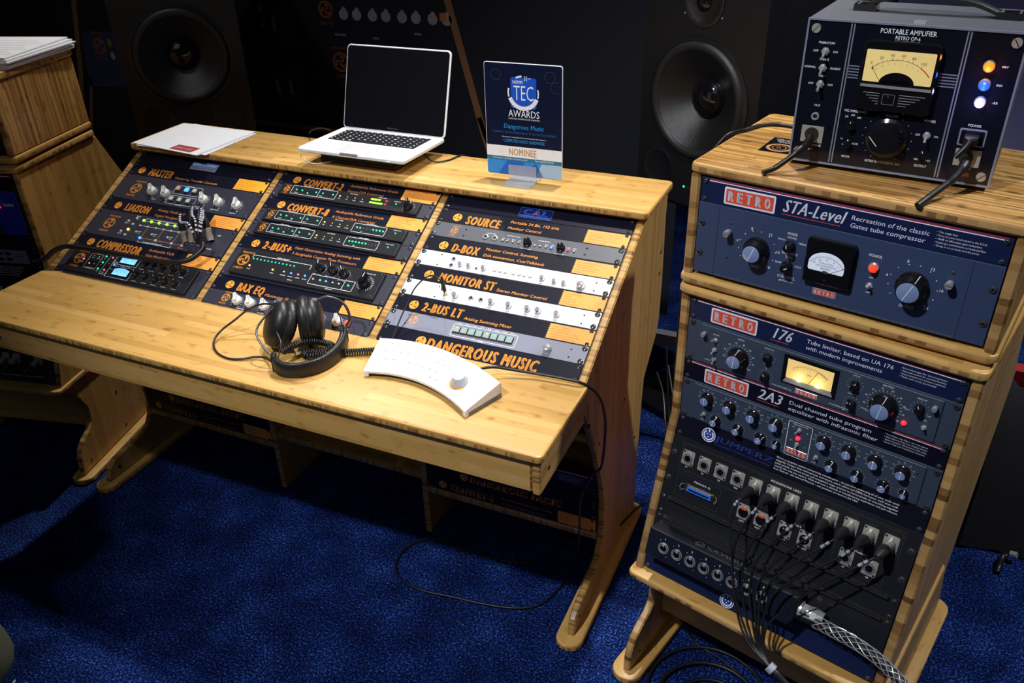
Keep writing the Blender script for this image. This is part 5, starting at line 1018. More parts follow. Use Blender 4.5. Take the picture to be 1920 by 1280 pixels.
# award sign in a clear holder
A = empty('award_sign', frame_m((1.082, .073, .9705), (.9998, .02, 0), (0, 0, 1)), 'upright dark blue award nominee sign with white band on the shelf', 'sign')
W_, H_ = .198, .272
g = G(); g.prism(rr(0, 0, W_, H_, .006, 4), -.003, 0, 0, .0008); g.build('clear_plate', [mat('edge_white', (.8, .84, .9), .2)], A)
ART = [(mat('sign_navy', (.006, .010, .034), .25), 'navy_field', lambda g: g.poly(rr(.0015, .070, W_ - .0015, H_ - .0015, .005), .0004)),
 (WHT, 'white_band', lambda g: g.rect(.0005, .047, W_ - .0005, .074, .0006)),
 (mat('teal_print', (.02, .20, .36), .4), 'teal_band', lambda g: g.rect(.0005, .037, W_ - .0005, .047, .0006)),
 (mat('azure_print', (.03, .30, .80), .4), 'azure_field', lambda g: g.poly(rr(.001, .0015, W_ - .001, .037, .005), .0004)),
 (mat('deep_azure_print', (.01, .14, .58), .4), 'azure_facet', lambda g: (g.poly([(.03, .002), (.055, .037), (.10, .037), (.085, .002)], .0006), g.poly([(.11, .02), (.13, .037), (.15, .002), (.10, .002)], .0006))),
 (mat('pale_azure_print', (.40, .60, .80), .4), 'pale_facet', lambda g: g.poly([(.13, .002), (.145, .037), (W_ - .001, .037), (W_ - .001, .002)], .0006)),
 (mat('royal_print', (.01, .10, .62), .35), 'emblem_tile', lambda g: g.poly(rr(.068, .168, .133, .240, .006), .0006)),
 (WHT, 'emblem_arc', lambda g: (g.arc(.10, .204, .036, 200, 340, .010, .0008), g.arc(.10, .204, .039, 95, 118, .004, .0008), g.arc(.10, .204, .038, 165, 195, .004, .0008), g.arc(.10, .204, .038, -15, 15, .003, .0008))),
 (WHT, 'white_lettering', lambda g: (T(g, 'TEC', .101, .187, .034, .052, 'c', 0, .001, 0, 'l'), T(g, 'NAMM', .086, .225, .008, .026, 'c', 0, .001, 0, 'b'), T(g, '31', .107, .2325, .011, .011, 'c', 0, .001, 0, 'r'), T(g, 'st', .1165, .237, .005, .005, 'c', 0, .001), T(g, 'AWARDS', .101, .147, .0165, .080, 'c', 0, .001), T(g, 'technical excellence & creativity', .101, .141, .004, .080, 'c', 0, .001), T(g, 'Nominated for Outstanding Technical Achievement in the Category of:', .100, .0955, .0028, .115, 'c', 0, .001), T(g, 'TEC AWARDS • SATURDAY, JANUARY 23, 2016', .062, .0405, .0034, .092, 'c', 0, .001), T(g, 'THE NAMM SHOW', .152, .0405, .0044, .050, 'c', 0, .001, 0, 'b'))),
 (mat('bright_azure_print', (.02, .33, .85), .4), 'azure_lettering', lambda g: (T(g, 'Dangerous Music', .100, .118, .011, .104, 'c', 0, .001, 0, 'b'), T(g, 'COMPUTER AUDIO HARDWARE', .100, .084, .0075, .108, 'c', 0, .001, 0, 'b'))),
 (mat('dim_azure_print', (.01, .13, .40), .4), 'dim_lettering', lambda g: T(g, 'Convert Series Reference D to A Converters', .100, .106, .0065, .166, 'c', 0, .001)),
 (mat('gold_print', (.78, .42, .09), .4), 'gold_lettering', lambda g: T(g, 'NOMINEE', .096, .052, .017, .073, 'c', 0, .001, 0, 'b')),
 (mat('dim_gold_print', (.12, .09, .05), .4), 'honeycomb_lines', lambda g: [g.line([(cx + .014 * cos(radians(60 * i + 0)), cy + .014 * sin(radians(60 * i))) for i in range(7) if .002 < cx + .014 * cos(radians(60 * i)) < W_ - .002], .0005, .0007) for cx, cy in ((.031, .244), (.167, .244), (.182, .222))])]
for mt, nm_, fn in ART: g = G(); fn(g); g.v = [v_ for v_ in g.v]; g.build(nm_, [mt], A)
def glass(name='clear_acrylic'):
    if name in MATS: return MATS[name]
    m, nt, b = nm(name); b.inputs['Base Color'].default_value = (.92, .95, 1, 1); b.inputs['Roughness'].default_value = .05; b.inputs['Transmission Weight'].default_value = .72; b.inputs['IOR'].default_value = 1.2
    MATS[name] = m; return m
H = empty('sign_holder', frame_m((1.082, .073, .9585), (.9998, .02, 0), (0, 0, 1)), 'clear acrylic holder gripping the foot of the award sign', 'sign holder')
g = G(); g.prism(rr(.058, .0, .132, .040, .002), .0012, .0032, 0, .0004); g.build('front_lip', [glass()], H)
g = G(); g.box(.058, .132, 0, .0022, .0035, .048); g.build('foot', [glass()], H); g = G(); g.box(.058, .132, 0, .0022, -.05, -.0035); g.build('foot', [glass()], H)
# ================================================================ white monitor remote on the worktop
ZT = .724
E = empty('monitor_remote', (0, 0, 0), 'curved white desktop monitor remote with rows of round buttons and a big dial', 'remote control')
def quad3(a, b, c, t): return a * (1 - t) ** 2 + 2 * (b * 2 - (a + c) / 2) * t * (1 - t) + c * t * t if False else a * (1 - t) * (1 - 2 * t) + b * 4 * t * (1 - t) + c * t * (2 * t - 1)
FL, FM, FR = Vector((1.072, -.537, 0)), Vector((1.200, -.526, 0)), Vector((1.336, -.590, 0))
BL, BM_, BR = Vector((1.052, -.432, 0)), Vector((1.205, -.425, 0)), Vector((1.371, -.497, 0))
def fr(t): return quad3(FL, FM, FR, t)
def bk_(t): return quad3(BL, BM_, BR, t)
def rem(t, s): # top surface point
    p = fr(t).lerp(bk_(t), s); p.z = ZT + .0175 + .0185 * s; return p
N_ = 20
def shell(s0, s1, zb, name, mts, skirt=True):
    g = G(); vs = []; fs = []
    for i in range(N_ + 1):
        t = i / N_; a, b = fr(t), bk_(t); d = (b - a).normalized(); e0 = .002
        ins = .006 if i in (0, N_) else 0
        pts = [Vector((a.x, a.y, zb)), Vector((a.x, a.y, ZT + .015)), a + d * .0028 + Vector((0, 0, ZT + .0178)), b - d * .004 + Vector((0, 0, ZT + .0358)), Vector((b.x, b.y, ZT + .032)), Vector((b.x, b.y, zb + .002))]
        vs += pts
    for i in range(N_):
        for j in range(5): fs.append((i * 6 + j, (i + 1) * 6 + j, (i + 1) * 6 + j + 1, i * 6 + j + 1))
    fs += [tuple(range(5, -1, -1)), tuple(N_ * 6 + j for j in range(6))]
    g.add(vs, fs); return g
g = shell(0, 1, ZT + .010, '', None); g.f[-1] = g.f[-1][::-1]; g.f[-2] = g.f[-2][::-1]; g.f = [f[::-1] for f in g.f]
g.build('housing', [mat('remote_white', (.80, .81, .86), .35)], E, 35)
g = G()
for t0, t1 in ((0, .035), (.965, 1)):
    P = [fr(t0), fr(t1), bk_(t1), bk_(t0)]; g.prism([(q.x, q.y) for q in P], ZT + .002, ZT + .0101, 0)
g.build('end_cheek', [MATS['remote_white']], E)
g = G(); outl = [(fr(i / 16).lerp(bk_(i / 16), .08).x, fr(i / 16).lerp(bk_(i / 16), .08).y) for i in range(17)] + [(bk_(1 - i / 16).x, bk_(1 - i / 16).y) for i in range(17)]
g.prism(outl, ZT, ZT + .010, 0); g.build('grey_base', [mat('base_grey', (.10, .10, .11), .5)], E)
BTN = mat('button_pale', (.70, .71, .73), .4); BTG = led('button_lit', (.80, .95, .50), .35)
bg = G(); bg.lathe(0, 0, [(.0046, 0), (.0046, .001), (.0040, .0018), (.0032, .0014)], 16); bme = bg.mesh('push_button', [BTN], 50); bmg = bg.mesh('push_button', [BTG], 50)
rows = [(.86, [.11, .17, .30, .35, .395, .44, .485, .555, .615, .67]), (.62, [.09, .15, .21, .28, .34, .40, .455, .53, .585, .64]), (.38, [.13, .19, .265, .325, .38, .44, .51, .57]), (.2, [.62, .56])]
for s_, ts in rows:
    for t in ts:
        lit = (s_ == .86 and t == .30) or (s_ == .38 and t == .265); o = bpy.data.objects.new('push_button', bmg if lit else bme); COL.objects.link(o); o.parent = E; o.location = rem(t, s_)
        dd = (rem(t, 1) - rem(t, 0)).normalized(); o.rotation_euler = (atan2(.0185, .11), 0, 0)
g = G()
for t in (.13, .165, .20, .235): q = rem(t, .965); g.disc(q.x, q.y, .0012, q.z + .0004, 0, 8)
g.build('pin_light', [CHS], E)
q = rem(.79, .40); kn = Matrix.Translation(q) @ Matrix.Rotation(atan2(.0185, .11), 4, 'X')
g = G(); g.lathe(0, 0, [(.0215, .0), (.0212, .0014), (.0175, .0016)], 32, cap=False); g.v = [tuple(kn @ Vector(v)) for v in g.v]; g.build('orange_ring', [mat('orange_plastic', (.85, .33, .04), .4)], E, 50)
g = G(); g.lathe(0, 0, [(.0178, .001), (.0176, .004), (.0135, .015), (.0125, .019), (.0105, .0200)], 32); g.v = [tuple(kn @ Vector(v)) for v in g.v]; g.build('volume_dial', [mat('dial_grey', (.50, .52, .56), .35)], E, 40)
g = G(); g.lathe(.0, -.0145, [(.0013, .0105), (.0010, .0112)], 8); g.v = [tuple(kn @ Vector(v)) for v in g.v]; g.build('dial_mark', [BLK], E)
cable('remote_cable', [(1.300, -.462, .750), (1.312, -.45, .752), (1.33, -.437, .750), (1.36, -.422, .742), (1.41, -.410, .737), (1.47, -.405, .736), (1.51, -.40, .730), (1.535, -.375, .690), (1.541, -.345, .62), (1.538, -.33, .55), (1.529, -.32, .46), (1.50, -.30, .41), (1.48, -.315, .35), (1.47, -.29, .22), (1.44, -.22, .06), (1.38, -.1, .006), (1.372, -.14, .005), (1.333, -.226, .005), (1.253, -.262, .005), (1.143, -.262, .005), (1.03, -.262, .005), (.985, -.30, .005), (.972, -.345, .005), (.985, -.395, .005), (1.02, -.428, .005), (1.089, -.441, .005), (1.177, -.430, .005), (1.250, -.422, .005), (1.331, -.405, .005), (1.391, -.370, .005), (1.421, -.292, .005), (1.435, -.20, .005), (1.50, -.09, .05), (1.55, -.02, .10), (1.60, .05, .10), (1.64, .2, .02)], .0031, 'black cable from the white remote hanging over the desk end and looping on the carpet')
# ================================================================ headphones
HP = empty('headphones', (.93, -.51, ZT), 'black closed studio headphones with padded headband lying on the worktop', 'headphones')
HPM = mat('satin_black_shell', (.010, .010, .011), .42); PAD = mat('pad_leatherette', (.012, .012, .013), .42)
def hb(g, name, m_, sm=45): g.v = [(a - .93, b + .51, c - ZT) for a, b, c in g.v]; return g.build(name, m_, HP, sm)
def basis(n, up=(0, 0, 1)):
    n = Vector(n).normalized(); x = n.cross(Vector(up)).normalized(); y = n.cross(x) * -1
    return Matrix(((x.x, y.x, n.x, 0), (x.y, y.y, n.y, 0), (x.z, y.z, n.z, 0), (0, 0, 0, 1)))
def cup(c, n, flip):
    M = Matrix.Translation(c) @ basis(n)
    el = lambda g: setattr(g, 'v', [tuple(M @ Vector((a * 1.0, b * 1.18, z))) for a, b, z in g.v])
    g = G(); g.lathe(0, 0, [(.044, -.002), (.046, .004), (.0455, .010), (.042, .018), (.034, .024), (.022, .0275), (.008, .0285)], 36); el(g); hb(g, 'ear_cup', [HPM], 50)
    g = G(); g.lathe(0, 0, [(.0468, -.004), (.0468, -.001)], 36); el(g); hb(g, 'trim_ring', [mat('dark_trim', (.03, .03, .033), .25)])
    g = G(); prof = [(.0465, -.004), (.050, -.010), (.049, -.018), (.043, -.025), (.034, -.027), (.026, -.024), (.023, -.015), (.022, -.006)]; n_ = 64
    vs = [((r * (1 + (.02 if i % 2 else -.02) * (1 if j in (1, 2, 3, 4) else 0))) * cos(2 * pi * i / n_), (r * (1 + (.02 if i % 2 else -.02) * (1 if j in (1, 2, 3, 4) else 0))) * sin(2 * pi * i / n_), z + (.0006 if i % 2 else -.0006)) for j, (r, z) in enumerate(prof) for i in range(n_)]
    fs = [(j * n_ + i, j * n_ + (i + 1) % n_, (j + 1) * n_ + (i + 1) % n_, (j + 1) * n_ + i) for j in range(7) for i in range(n_)]
    g.add(vs, [f[::-1] for f in fs]); g.disc(0, 0, .030, -.010, 0, 24); el(g); hb(g, 'ear_pad', [PAD], 80)
    return M
C1 = Vector((.838, -.500, .785)); C2 = Vector((.893, -.460, .783))
n1 = Vector((-.60, -.66, .46)).normalized(); n2 = Vector((.80, .56, .0)).normalized()
M1 = cup(C1, n1, 0); M2 = cup(C2, n2, 1)
bandp = [(.872, -.572, .7425), (.884, -.590, .7425), (.905, -.599, .7425), (.932, -.596, .7425), (.958, -.580, .7425), (.977, -.553, .7425), (.985, -.52, .744), (.984, -.485, .747), (.975, -.455, .752), (.960, -.432, .758)]
BP = smooth_path(bandp, 4)
def strap(P, w0, th, name, m_, up=Vector((0, 0, 1)), inset=0, ww=None):
    g = G(); vs = []; n_ = len(P)
    for i, q in enumerate(P):
        Tn = (P[min(i + 1, n_ - 1)] - P[max(i - 1, 0)]).normalized(); sd = Tn.cross(up).normalized(); u = sd.cross(Tn).normalized(); W2 = (w0 if not ww else ww(i / (n_ - 1))) / 2
        c = q + sd * inset
        for a, b in ((-th / 2, -W2 * .86), (-th * .2, -W2), (th * .2, -W2), (th / 2, -W2 * .86), (th / 2, W2 * .86), (th * .2, W2), (-th * .2, W2), (-th / 2, W2 * .86)): vs.append(c + sd * a + u * b)
    fs = [(i * 8 + k, i * 8 + (k + 1) % 8, (i + 1) * 8 + (k + 1) % 8, (i + 1) * 8 + k) for i in range(n_ - 1) for k in range(8)] + [tuple(range(7, -1, -1)), tuple((n_ - 1) * 8 + k for k in range(8))]
    g.add(vs, fs); return hb(g, name, m_, 50)
strap(BP, .035, .0075, 'headband', [LEA]); strap(BP[2:-2], .029, .010, 'headband_pad', [PAD], inset=-.0065)
strap(BP[:5], .038, .011, 'end_cap', [HPM]); strap(BP[-4:], .036, .010, 'end_cap', [HPM])
def yoke(P, r, name='yoke'): g = G(); g.tube(smooth_path(P, 6), r, 8); hb(g, name, [mat('grey_metal_strip', (.10, .10, .11), .3, .7)], 60)
T1 = C1 + (M1.to_3x3() @ Vector((.010, .047, .016))); T2 = C2 + (M2.to_3x3() @ Vector((-.0, .048, .014)))
yoke([(.872, -.574, .752), (.846, -.572, .768), (.820, -.552, .797), tuple(T1)], .0024); yoke([(.964, -.436, .768), (.972, -.425, .790), (.955, -.420, .820), (.925, -.432, .835), tuple(T2)], .0032)
yoke([(.880, -.578, .742), (.882, -.566, .757), (.880, -.553, .775), (.862, -.540, .790), (.846, -.530, .792)], .0013, 'cup_lead'); yoke([(.958, -.44, .755), (.95, -.43, .765), (.945, -.425, .79), (.935, -.43, .81)], .0013, 'cup_lead')
for q, M_ in ((T1, M1), (T2, M2)):
    g = G(); g.tube([q - (M_.to_3x3() @ Vector((0, 0, .005))), q + (M_.to_3x3() @ Vector((0, 0, .005)))], .0065, 18); hb(g, 'pivot', [mat('pivot_grey', (.12, .12, .13), .35)])
cable('headphone_lead', [(.826, -.470, .812), (.80, -.462, .806), (.755, -.454, .795), (.722, -.469, .780), (.701, -.492, .762), (.679, -.514, .744), (.676, -.537, .733), (.690, -.559, .728), (.720, -.579, .727), (.757, -.587, .727), (.787, -.578, .728), (.808, -.565, .730), (.836, -.560, .732), (.862, -.575, .738)], .0024, 'thin black lead looping out to the left of the headphones on the worktop')
def coil(name, P, R_, r, turns, label):
    P = smooth_path(P, 10); L_ = [0]
    for a, b in zip(P, P[1:]): L_.append(L_[-1] + (b - a).length)
    pts = []; n_ = turns * 9
    for i in range(n_ + 1):
        d = L_[-1] * i / n_; k = 0
        while k < len(L_) - 2 and L_[k + 1] < d: k += 1
        f = (d - L_[k]) / max(L_[k + 1] - L_[k], 1e-9); q = P[k].lerp(P[k + 1], f); Tn = (P[k + 1] - P[k]).normalized(); sd = Tn.cross(Vector((0, 0, 1))).normalized(); u = sd.cross(Tn)
        a = 2 * pi * i / 9; pts.append(q + sd * R_ * cos(a) + u * R_ * sin(a))
    g = G(); g.tube(pts, r, 6); return tag(g.build(name, [RUB], None, 70), label, 'cable')
coil('coiled_cable', [(.884, -.560, .756), (.895, -.530, .760), (.915, -.500, .758), (.93, -.468, .738), (.95, -.475, .738), (.935, -.50, .734), (.905, -.512, .734), (.92, -.525, .734), (.955, -.500, .734), (1.0, -.474, .734), (1.055, -.445, .734)], .0062, .0021, 70, 'thick black coiled cable running from the headphones to the white remote')
# thick loom and plugs at the routing unit
cable('cable_loom', [(-.066, -.40, .735), (-.03, -.389, .749), (-.004, -.370, .771), (.031, -.354, .781), (.121, -.349, .783), (.213, -.349, .784), (.302, -.349, .787), (.367, -.348, .789), (.409, -.342, .793), (.437, -.326, .801), (.455, -.302, .818), (.452, -.290, .832)], .0068, 'thick black cable loom lying across the left bay above the compressor', k=8, n=12)
mm3 = lambda x, yd, z, F=B0: tuple(F @ Vector((x * .001, -yd * .001, z * .001)))
base = 5 * UH
for i, (bx, by, tx, ty, tz, s_) in enumerate(((352, 60, 342, 22, 62, ''), (372, 60, 366, -4, 66, ''), (392, 60, 388, -8, 60, ''), (426, 44, 396, -6, 58, ''))):
    a = Vector(mm3(bx, base + by, 6)); b_ = Vector(mm3(tx, base + ty, tz)); d = (b_ - a)
    e = empty('microphone_plug', (0, 0, 0), ('black and nickel plug leaning left of the cluster on the routing unit', 'second black plug from the left in the cluster on the routing unit', 'third black plug from the left in the cluster on the routing unit', 'rightmost black and nickel plug of the cluster on the routing unit')[i], 'plug', 'four plugs in the routing unit')
    g = G(); g.tube([a, a + d * .30, a + d * .31, a + d * .42], [.0085, .0085, .0092, .0092], 16); g.build('barrel', [NIK], e, 50)
    g = G(); g.tube([a + d * .42, a + d * .44, a + d * .72, a + d * .92, b_], [.0094, .0096, .0086, .0055, .0036], 16); g.build('rubber_boot', [RUB], e, 50)
    t_ = Vector(mm3(405 + i * 3, base + 70, 20)); m1_ = b_ + Vector((.010, -.004, .002))
    g = G(); P_ = smooth_path([b_, b_ + d.normalized() * .006 + Vector((.006, 0, 0)), m1_ + Vector((.006, -.012, -.012)), (b_ + t_) / 2 + Vector((.012, -.004, .018)), t_], 5); g.tube(P_, .0026, 8); g.build('lead', [RUB], e, 60)
    g = G()
    for k in range(6, len(P_) - 3): g.tube([P_[k], P_[k].lerp(P_[k + 1], .45)], .0029, 8)
    g.build('wire_marks', [PNK], e)
cable('headphone_extension', [(1.1325, -.2905, .822), (1.137, -.297, .842), (1.130, -.296, .853), (1.109, -.292, .855), (1.089, -.297, .843), (1.073, -.311, .823), (1.066, -.328, .800), (1.060, -.352, .775), (1.057, -.376, .752), (1.056, -.398, .732)], .0017, 'thin black lead curving from the phones socket down behind the white remote', k=8)
e = empty('jack_plug', (0, 0, 0), 'slim black jack plug with gold collar in the lower white unit of right bay', 'plug'); a = Vector(mm3(114, 6 * UH + 27, 4, B2)); b_ = Vector((1.1325, -.2905, .822)); d = b_ - a
if d.length < .045: b_ = a + Vector((.000, -.012, .050)); d = b_ - a
g = G(); g.tube([a, a + d * .18], .0042, 14); g.build('gold_collar', [mat('gold', (.85, .60, .22), .2, 1)], e, 50); g = G(); g.tube([a + d * .18, a + d * .22, a + d * .8, b_], [.0044, .0048, .0040, .0022], 14); g.build('plug_body', [RUB], e, 50)
# ================================================================ portable amplifier
AW, AH = 297, 219; AY = radians(-7.58); Xa = Vector((cos(AY), sin(AY), 0)); AF = frame_m((1.837, -.315, 1.2145 + .219), Xa, (0, 0, 1))
A = empty('portable_amplifier', AF, 'black faced grey portable amplifier with cream meter and carrying handle on the right tower', 'amplifier')
class Loc(Unit):
    def __init__(s, e): s.e = e; s.z = 0; s.L = {}
U = Loc(A); CASE = mat('grey_crackle_case', (.085, .088, .105), .55, bump=.9, bscale=800); TRM = mat('pale_steel_trim', (.34, .38, .50), .3, .5)
g = G(); g.prism(rr(-3, -AH - 3, AW + 3, 3, 2), -190, -1, 0, 1.5); g.scale(.001).build('case', [CASE], A, 35)
g = G()
for q in ((-3, -AH - 3, AW + 3, -AH), (-3, 0, AW + 3, 3), (-3, -AH, 0, 0), (AW, -AH, AW + 3, 0)): g.box(q[0], q[2], q[1], q[3], -1, 2.2)
g.scale(.001).build('edge_trim', [TRM], A)
g = G(); g.prism([(0, -AH), (AW, -AH), (AW, 0), (0, 0)], -1, 0, 0); g.scale(.001).build('front_panel', [mat('amp_front_black', (.005, .006, .012), .22, coat=.2)], A)
for x in (62.5, 66.8, 222.5, 226.8): g = G(); g.box(x - 1, x + 1, -AH + 2, -1.5, 0, 1); g.scale(.001).build('divider_strip', [TRM], A)
for x, y in ((11, 12), (286, 12), (11, 206), (286, 207)): U.put('screw_silver', x, y, rot=(50, -55, 30, 40)[(x > 50) + 2 * (y > 50)])
U.T('PORTABLE AMPLIFIER', 143, 12, 7, 78, WHT, 'c'); U.T('RETRO OP-6', 144, 19.5, 5, 35, WHT, 'c')
for i in range(5):
    for x0, x1 in ((68, 84), (197, 221)): U.g(TRM, 'stripe_left' if x0 < 99 else 'stripe_right').rect(x0, -(62 + i * 4.4), x1, -(63.8 + i * 4.4), .3)
for y, s, a, b_ in ((45, 'PHANTOM', 'OFF', 'ON'), (70, 'PHASE', 'NORMAL', 'INVERT'), (95, 'PAD', 'OFF', 'ON')):
    U.put('toggle', 30, y, rot=(180, 180, 180)[0] if s != 'PHASE' else 180, sc=1.1); U.T(s, 30, y - 11, 3.4, None, WHT, 'c'); U.T(a, 19, y + 1.5, 3.2, None, WHT, 'r'); U.T(b_, 41, y + 1.5, 3.2, None, WHT)
U.T('HI-Z', 30, 130, 3.2, None, WHT, 'c'); U.put('jack', 30, 146, sc=1.05)
g = G(); g.prism(rr(12, -189, 47, -162, 1), 0, 1.8, 0, .3); g.lathe(29, -175, [(11, 1.8), (11, 3.5), (9.5, 3.6)], 24, 1); g.scale(.001).build('connector_plate', [NIK, CHS], A)
g = G(); g.prism(rr(243, -194, 279, -168, 1), 0, 1.8, 0, .3); g.lathe(259, -180, [(10, 1.8), (10, 3.5), (8.5, 3.6)], 24, 1); g.scale(.001).build('connector_plate', [NIK, CHS], A)
U.T('MICROPHONE', 31, 195, 3.6, 30, WHT, 'c'); U.T('0037', 29, 202, 4, 11, WHT, 'c', wt='b'); U.T('POWER', 260, 134, 3.8, 18, WHT, 'c'); U.T('OUTPUT', 262, 199, 3.4, 16, WHT, 'c')
g = G(); g.prism(rr(242, -163, 279, -137, 2), 0, 1.6, 0, .3); g.prism(rr(244.5, -160.5, 276.5, -139.5, 2), 1.6, 2.0, 1, 0); g.scale(.001).build('mains_inlet', [TRM, DKP], A)
g = G(); g.prism(rr(250, -158, 271, -143, 2), 2, 20, 0, 2); g.tube([(260, -152, 18), (257, -158, 24), (251, -166, 30), (246, -173, 33)], [6, 5.4, 4, 3.4], 12); g.scale(.001).build('mains_plug', [RUB], A, 50)
b, z = vu(U, 88, 20, 196, 124, 93, 33, 190, 80, depth=14, face=mat('cream_dial', (.88, .68, .27), .4, emit=.18, ecol=(.9, .66, .2)), r=8)
g = G(); g.poly([(142 + 25 * cos(pi * i / 14), -81 + 17 * sin(pi * i / 14)) for i in range(15)], z + .15); g.poly([(120, -81), (164, -81), (158, -76), (126, -76)], z + .15); g.scale(.001).build('dial_hub_cover', [DKP], b)
g = G(); cx, cy, R_ = 141, -104, 58; zz = z + .15
g.arc(cx, cy, R_, 58, 128, .6, zz)
for i in range(11): a = radians(128 - 70 * i / 10); g.line([(cx + R_ * cos(a), cy + R_ * sin(a)), (cx + (R_ + (3.2 if i % 2 == 0 else 2)) * cos(a), cy + (R_ + (3.2 if i % 2 == 0 else 2)) * sin(a))], .6, zz)
for i, s in enumerate(('0', '20', '40', '60', '80', '100')): a = radians(128 - 70 * i / 5); T(g, s, cx + (R_ + 5) * cos(a), cy + (R_ + 5) * sin(a), 4, None, 'c', 0, zz)
for i, s in enumerate(('20', '10', '7', '5', '3', '2', '1', '0')): a = radians(126 - 68 * i / 7); T(g, s, cx + (R_ - 6) * cos(a), cy + (R_ - 6) * sin(a), 2, None, 'c', 0, zz)
g.scale(.001).build('dial_print', [DKG], b); g = G(); g.arc(cx, cy, R_, 40, 58, 1.6, zz); g.scale(.001).build('red_zone', [RED], b)
g = G(); g.line([(cx - 22, -80), (cx - 36, -60)], .7, zz + .6); g.disc(cx - 36, -60, 1.4, zz + .6); g.scale(.001).build('needle', [BLK], b)
g = G(); g.box(92, 192, -88, -84, U.z + 14, U.z + 15.5); g.scale(.001).build('chrome_bar', [CHR], b)
g = G()
for i in range(5): g.rect(98 + 5 * i, -(96 + 4 * i), 122, -(96.9 + 4 * i), U.z + 14.3); g.rect(150, -(96 + 4 * i), 186 - 6 * i, -(96.9 + 4 * i), U.z + 14.3)
g.frame(127, -112, 144, -97, .5, U.z + 14.3, 0, 1); g.scale(.001).build('bezel_lines', [SIL], b); put('screw', A, 135, 101, U.z + 14, 0, .4)
g = G(); g.lathe(143, -167, [(31, 0), (31, 3), (26, 6), (23, 20), (22, 26), (18, 27)], 40); g.scale(.001).build('volume_knob', [KBK], A, 40)
g = G(); a, b2 = Vector((121, -160, 27.3)), Vector((134, -174, 27.3)); g.line([(a.x, a.y), (b2.x, b2.y)], 1.1, 27.3); g.scale(.001).build('pointer_line', [WHT], A); scale_ring(U, 143, 167, 0, 36, 16, -150, 150, dots=True, wd=.6)
for x, y, q in ((87, 154, 0), (87, 184, 80), (199, 186, 0)): U.put('knob_pointer', x, y, rot=q, sc=.75)
U.put('toggle', 199, 155, rot=180, sc=1)
for s, x, y, w_ in (('MIC IMPEDANCE', 90, 133, 34), ('VOLUME', 144, 134, 18), ('POWER', 199, 135, 16), ('METER', 87, 206, 13), ('OUTPUT', 199, 205, 18), ('RETRO INSTRUMENTS, INC.', 144, 208, 54), ('OFF', 186, 157, 7), ('ON', 212, 157, 6), ('48V', 279, 47, 9), ('INV', 278, 73, 8), ('-25', 278, 98, 8), ('50', 78, 142, 5), ('150', 87, 139, 6), ('600', 97, 142, 6), ('10', 76, 178, 4), ('VOLUME', 98, 184, 9), ('MIN', 191, 195, 6), ('MAX', 208, 195, 7)): U.T(s, x, y, 3.0 if w_ < 15 else 3.7, w_, WHT, 'c')
for y, c, k in ((46, (1, .23, .02), 'amber_jewel'), (72, (.02, .12, 1), 'blue_jewel'), (97, (.62, .45, 1), 'violet_jewel')):
    g = G(); g.lathe(259, -y, [(8.6, 0), (8.6, 3), (7.6, 5)], 24); j = g.scale(.001).build('lamp_bezel', [CHR], A, 40); g = G(); g.lathe(259, -y, [(7.2, 5), (7.4, 8), (6, 12), (3, 14.5), (1, 15)], 10); g.scale(.001).build(k, [led(k, c, 1.1)], j)
    l = bpy.data.lights.new('jewel_glow', 'POINT'); l.energy = .035; l.color = c; l.shadow_soft_size = .004; lo = bpy.data.objects.new('jewel_glow', l); COL.objects.link(lo); lo.parent = A; lo.location = (.259, -y * .001 - .004, .022)
plate_logo(U, 249, 203, 269, 210, 'red_badge', RED); U.done()
for x, zf in ((20, -20), (270, -20), (20, -170), (270, -170)): g = G(); g.tube([(x, -AH - 3, zf), (x, -AH - 11, zf)], 9, 14); g.scale(.001).build('rubber_foot', [RUB], A)
g = G(); g.add([], []); P_ = smooth_path([(58, 4, -100), (72, 16, -100), (110, 25, -100), (165, 27, -100), (215, 21, -100), (248, 10, -100), (262, 5, -100)], 6)
vs = []; fs = []
for i, q in enumerate(P_):
    for dz, dy in ((-11, -3), (-11, 2.5), (-6, 5), (6, 5), (11, 2.5), (11, -3)): vs.append((q.x, q.y + dy, q.z + dz))
fs = [(i * 6 + k, (i + 1) * 6 + k, (i + 1) * 6 + (k + 1) % 6, i * 6 + (k + 1) % 6) for i in range(len(P_) - 1) for k in range(6)] + [tuple(range(6)), tuple((len(P_) - 1) * 6 + k for k in range(5, -1, -1))]
g.add(vs, fs); g.scale(.001).build('handle', [LEA], A, 60)
for x0, x1 in ((44, 78), (248, 284)):
    g = G(); g.box(x0, x1, 3, 13, -114, -86); c_ = g.scale(.001).build('handle_end', [DKP], A)
    for xx in (x0 + 6, x1 - 6):
        for z_ in (-108, -92): g = G(); g.prism([(xx + 2 * cos(i), z_ + 2 * sin(i)) for i in [k * pi / 4 for k in range(8)]], 13, 14, 0, 0, None, lambda a, b, c: (a, c, b)); g.scale(.001).build('rivet', [CHR], c_)
g = G(); g.box(146, 162, 3, 6, -24, -10); g.scale(.001).build('latch', [CHR], A)
cable('microphone_cable', [(1.8655, -.328, 1.2545), (1.862, -.345, 1.248), (1.850, -.362, 1.238), (1.835, -.372, 1.225), (1.820, -.378, 1.213), (1.805, -.390, 1.2085)], [.0075] * 8 + [.0062] * 6 + [.0045] * 10 + [.0042] * 7, 'short black cable and boot leaving the microphone socket of the portable amplifier')
cable('output_cable', [(2.094, -.366, 1.253), (2.090, -.382, 1.246), (2.080, -.398, 1.234), (2.067, -.414, 1.224), (2.052, -.432, 1.214), (2.038, -.452, 1.206)], [.0078] * 8 + [.0064] * 6 + [.0052] * 10 + [.0050] * 7, 'short thick black cable leaving the output socket toward the front edge')
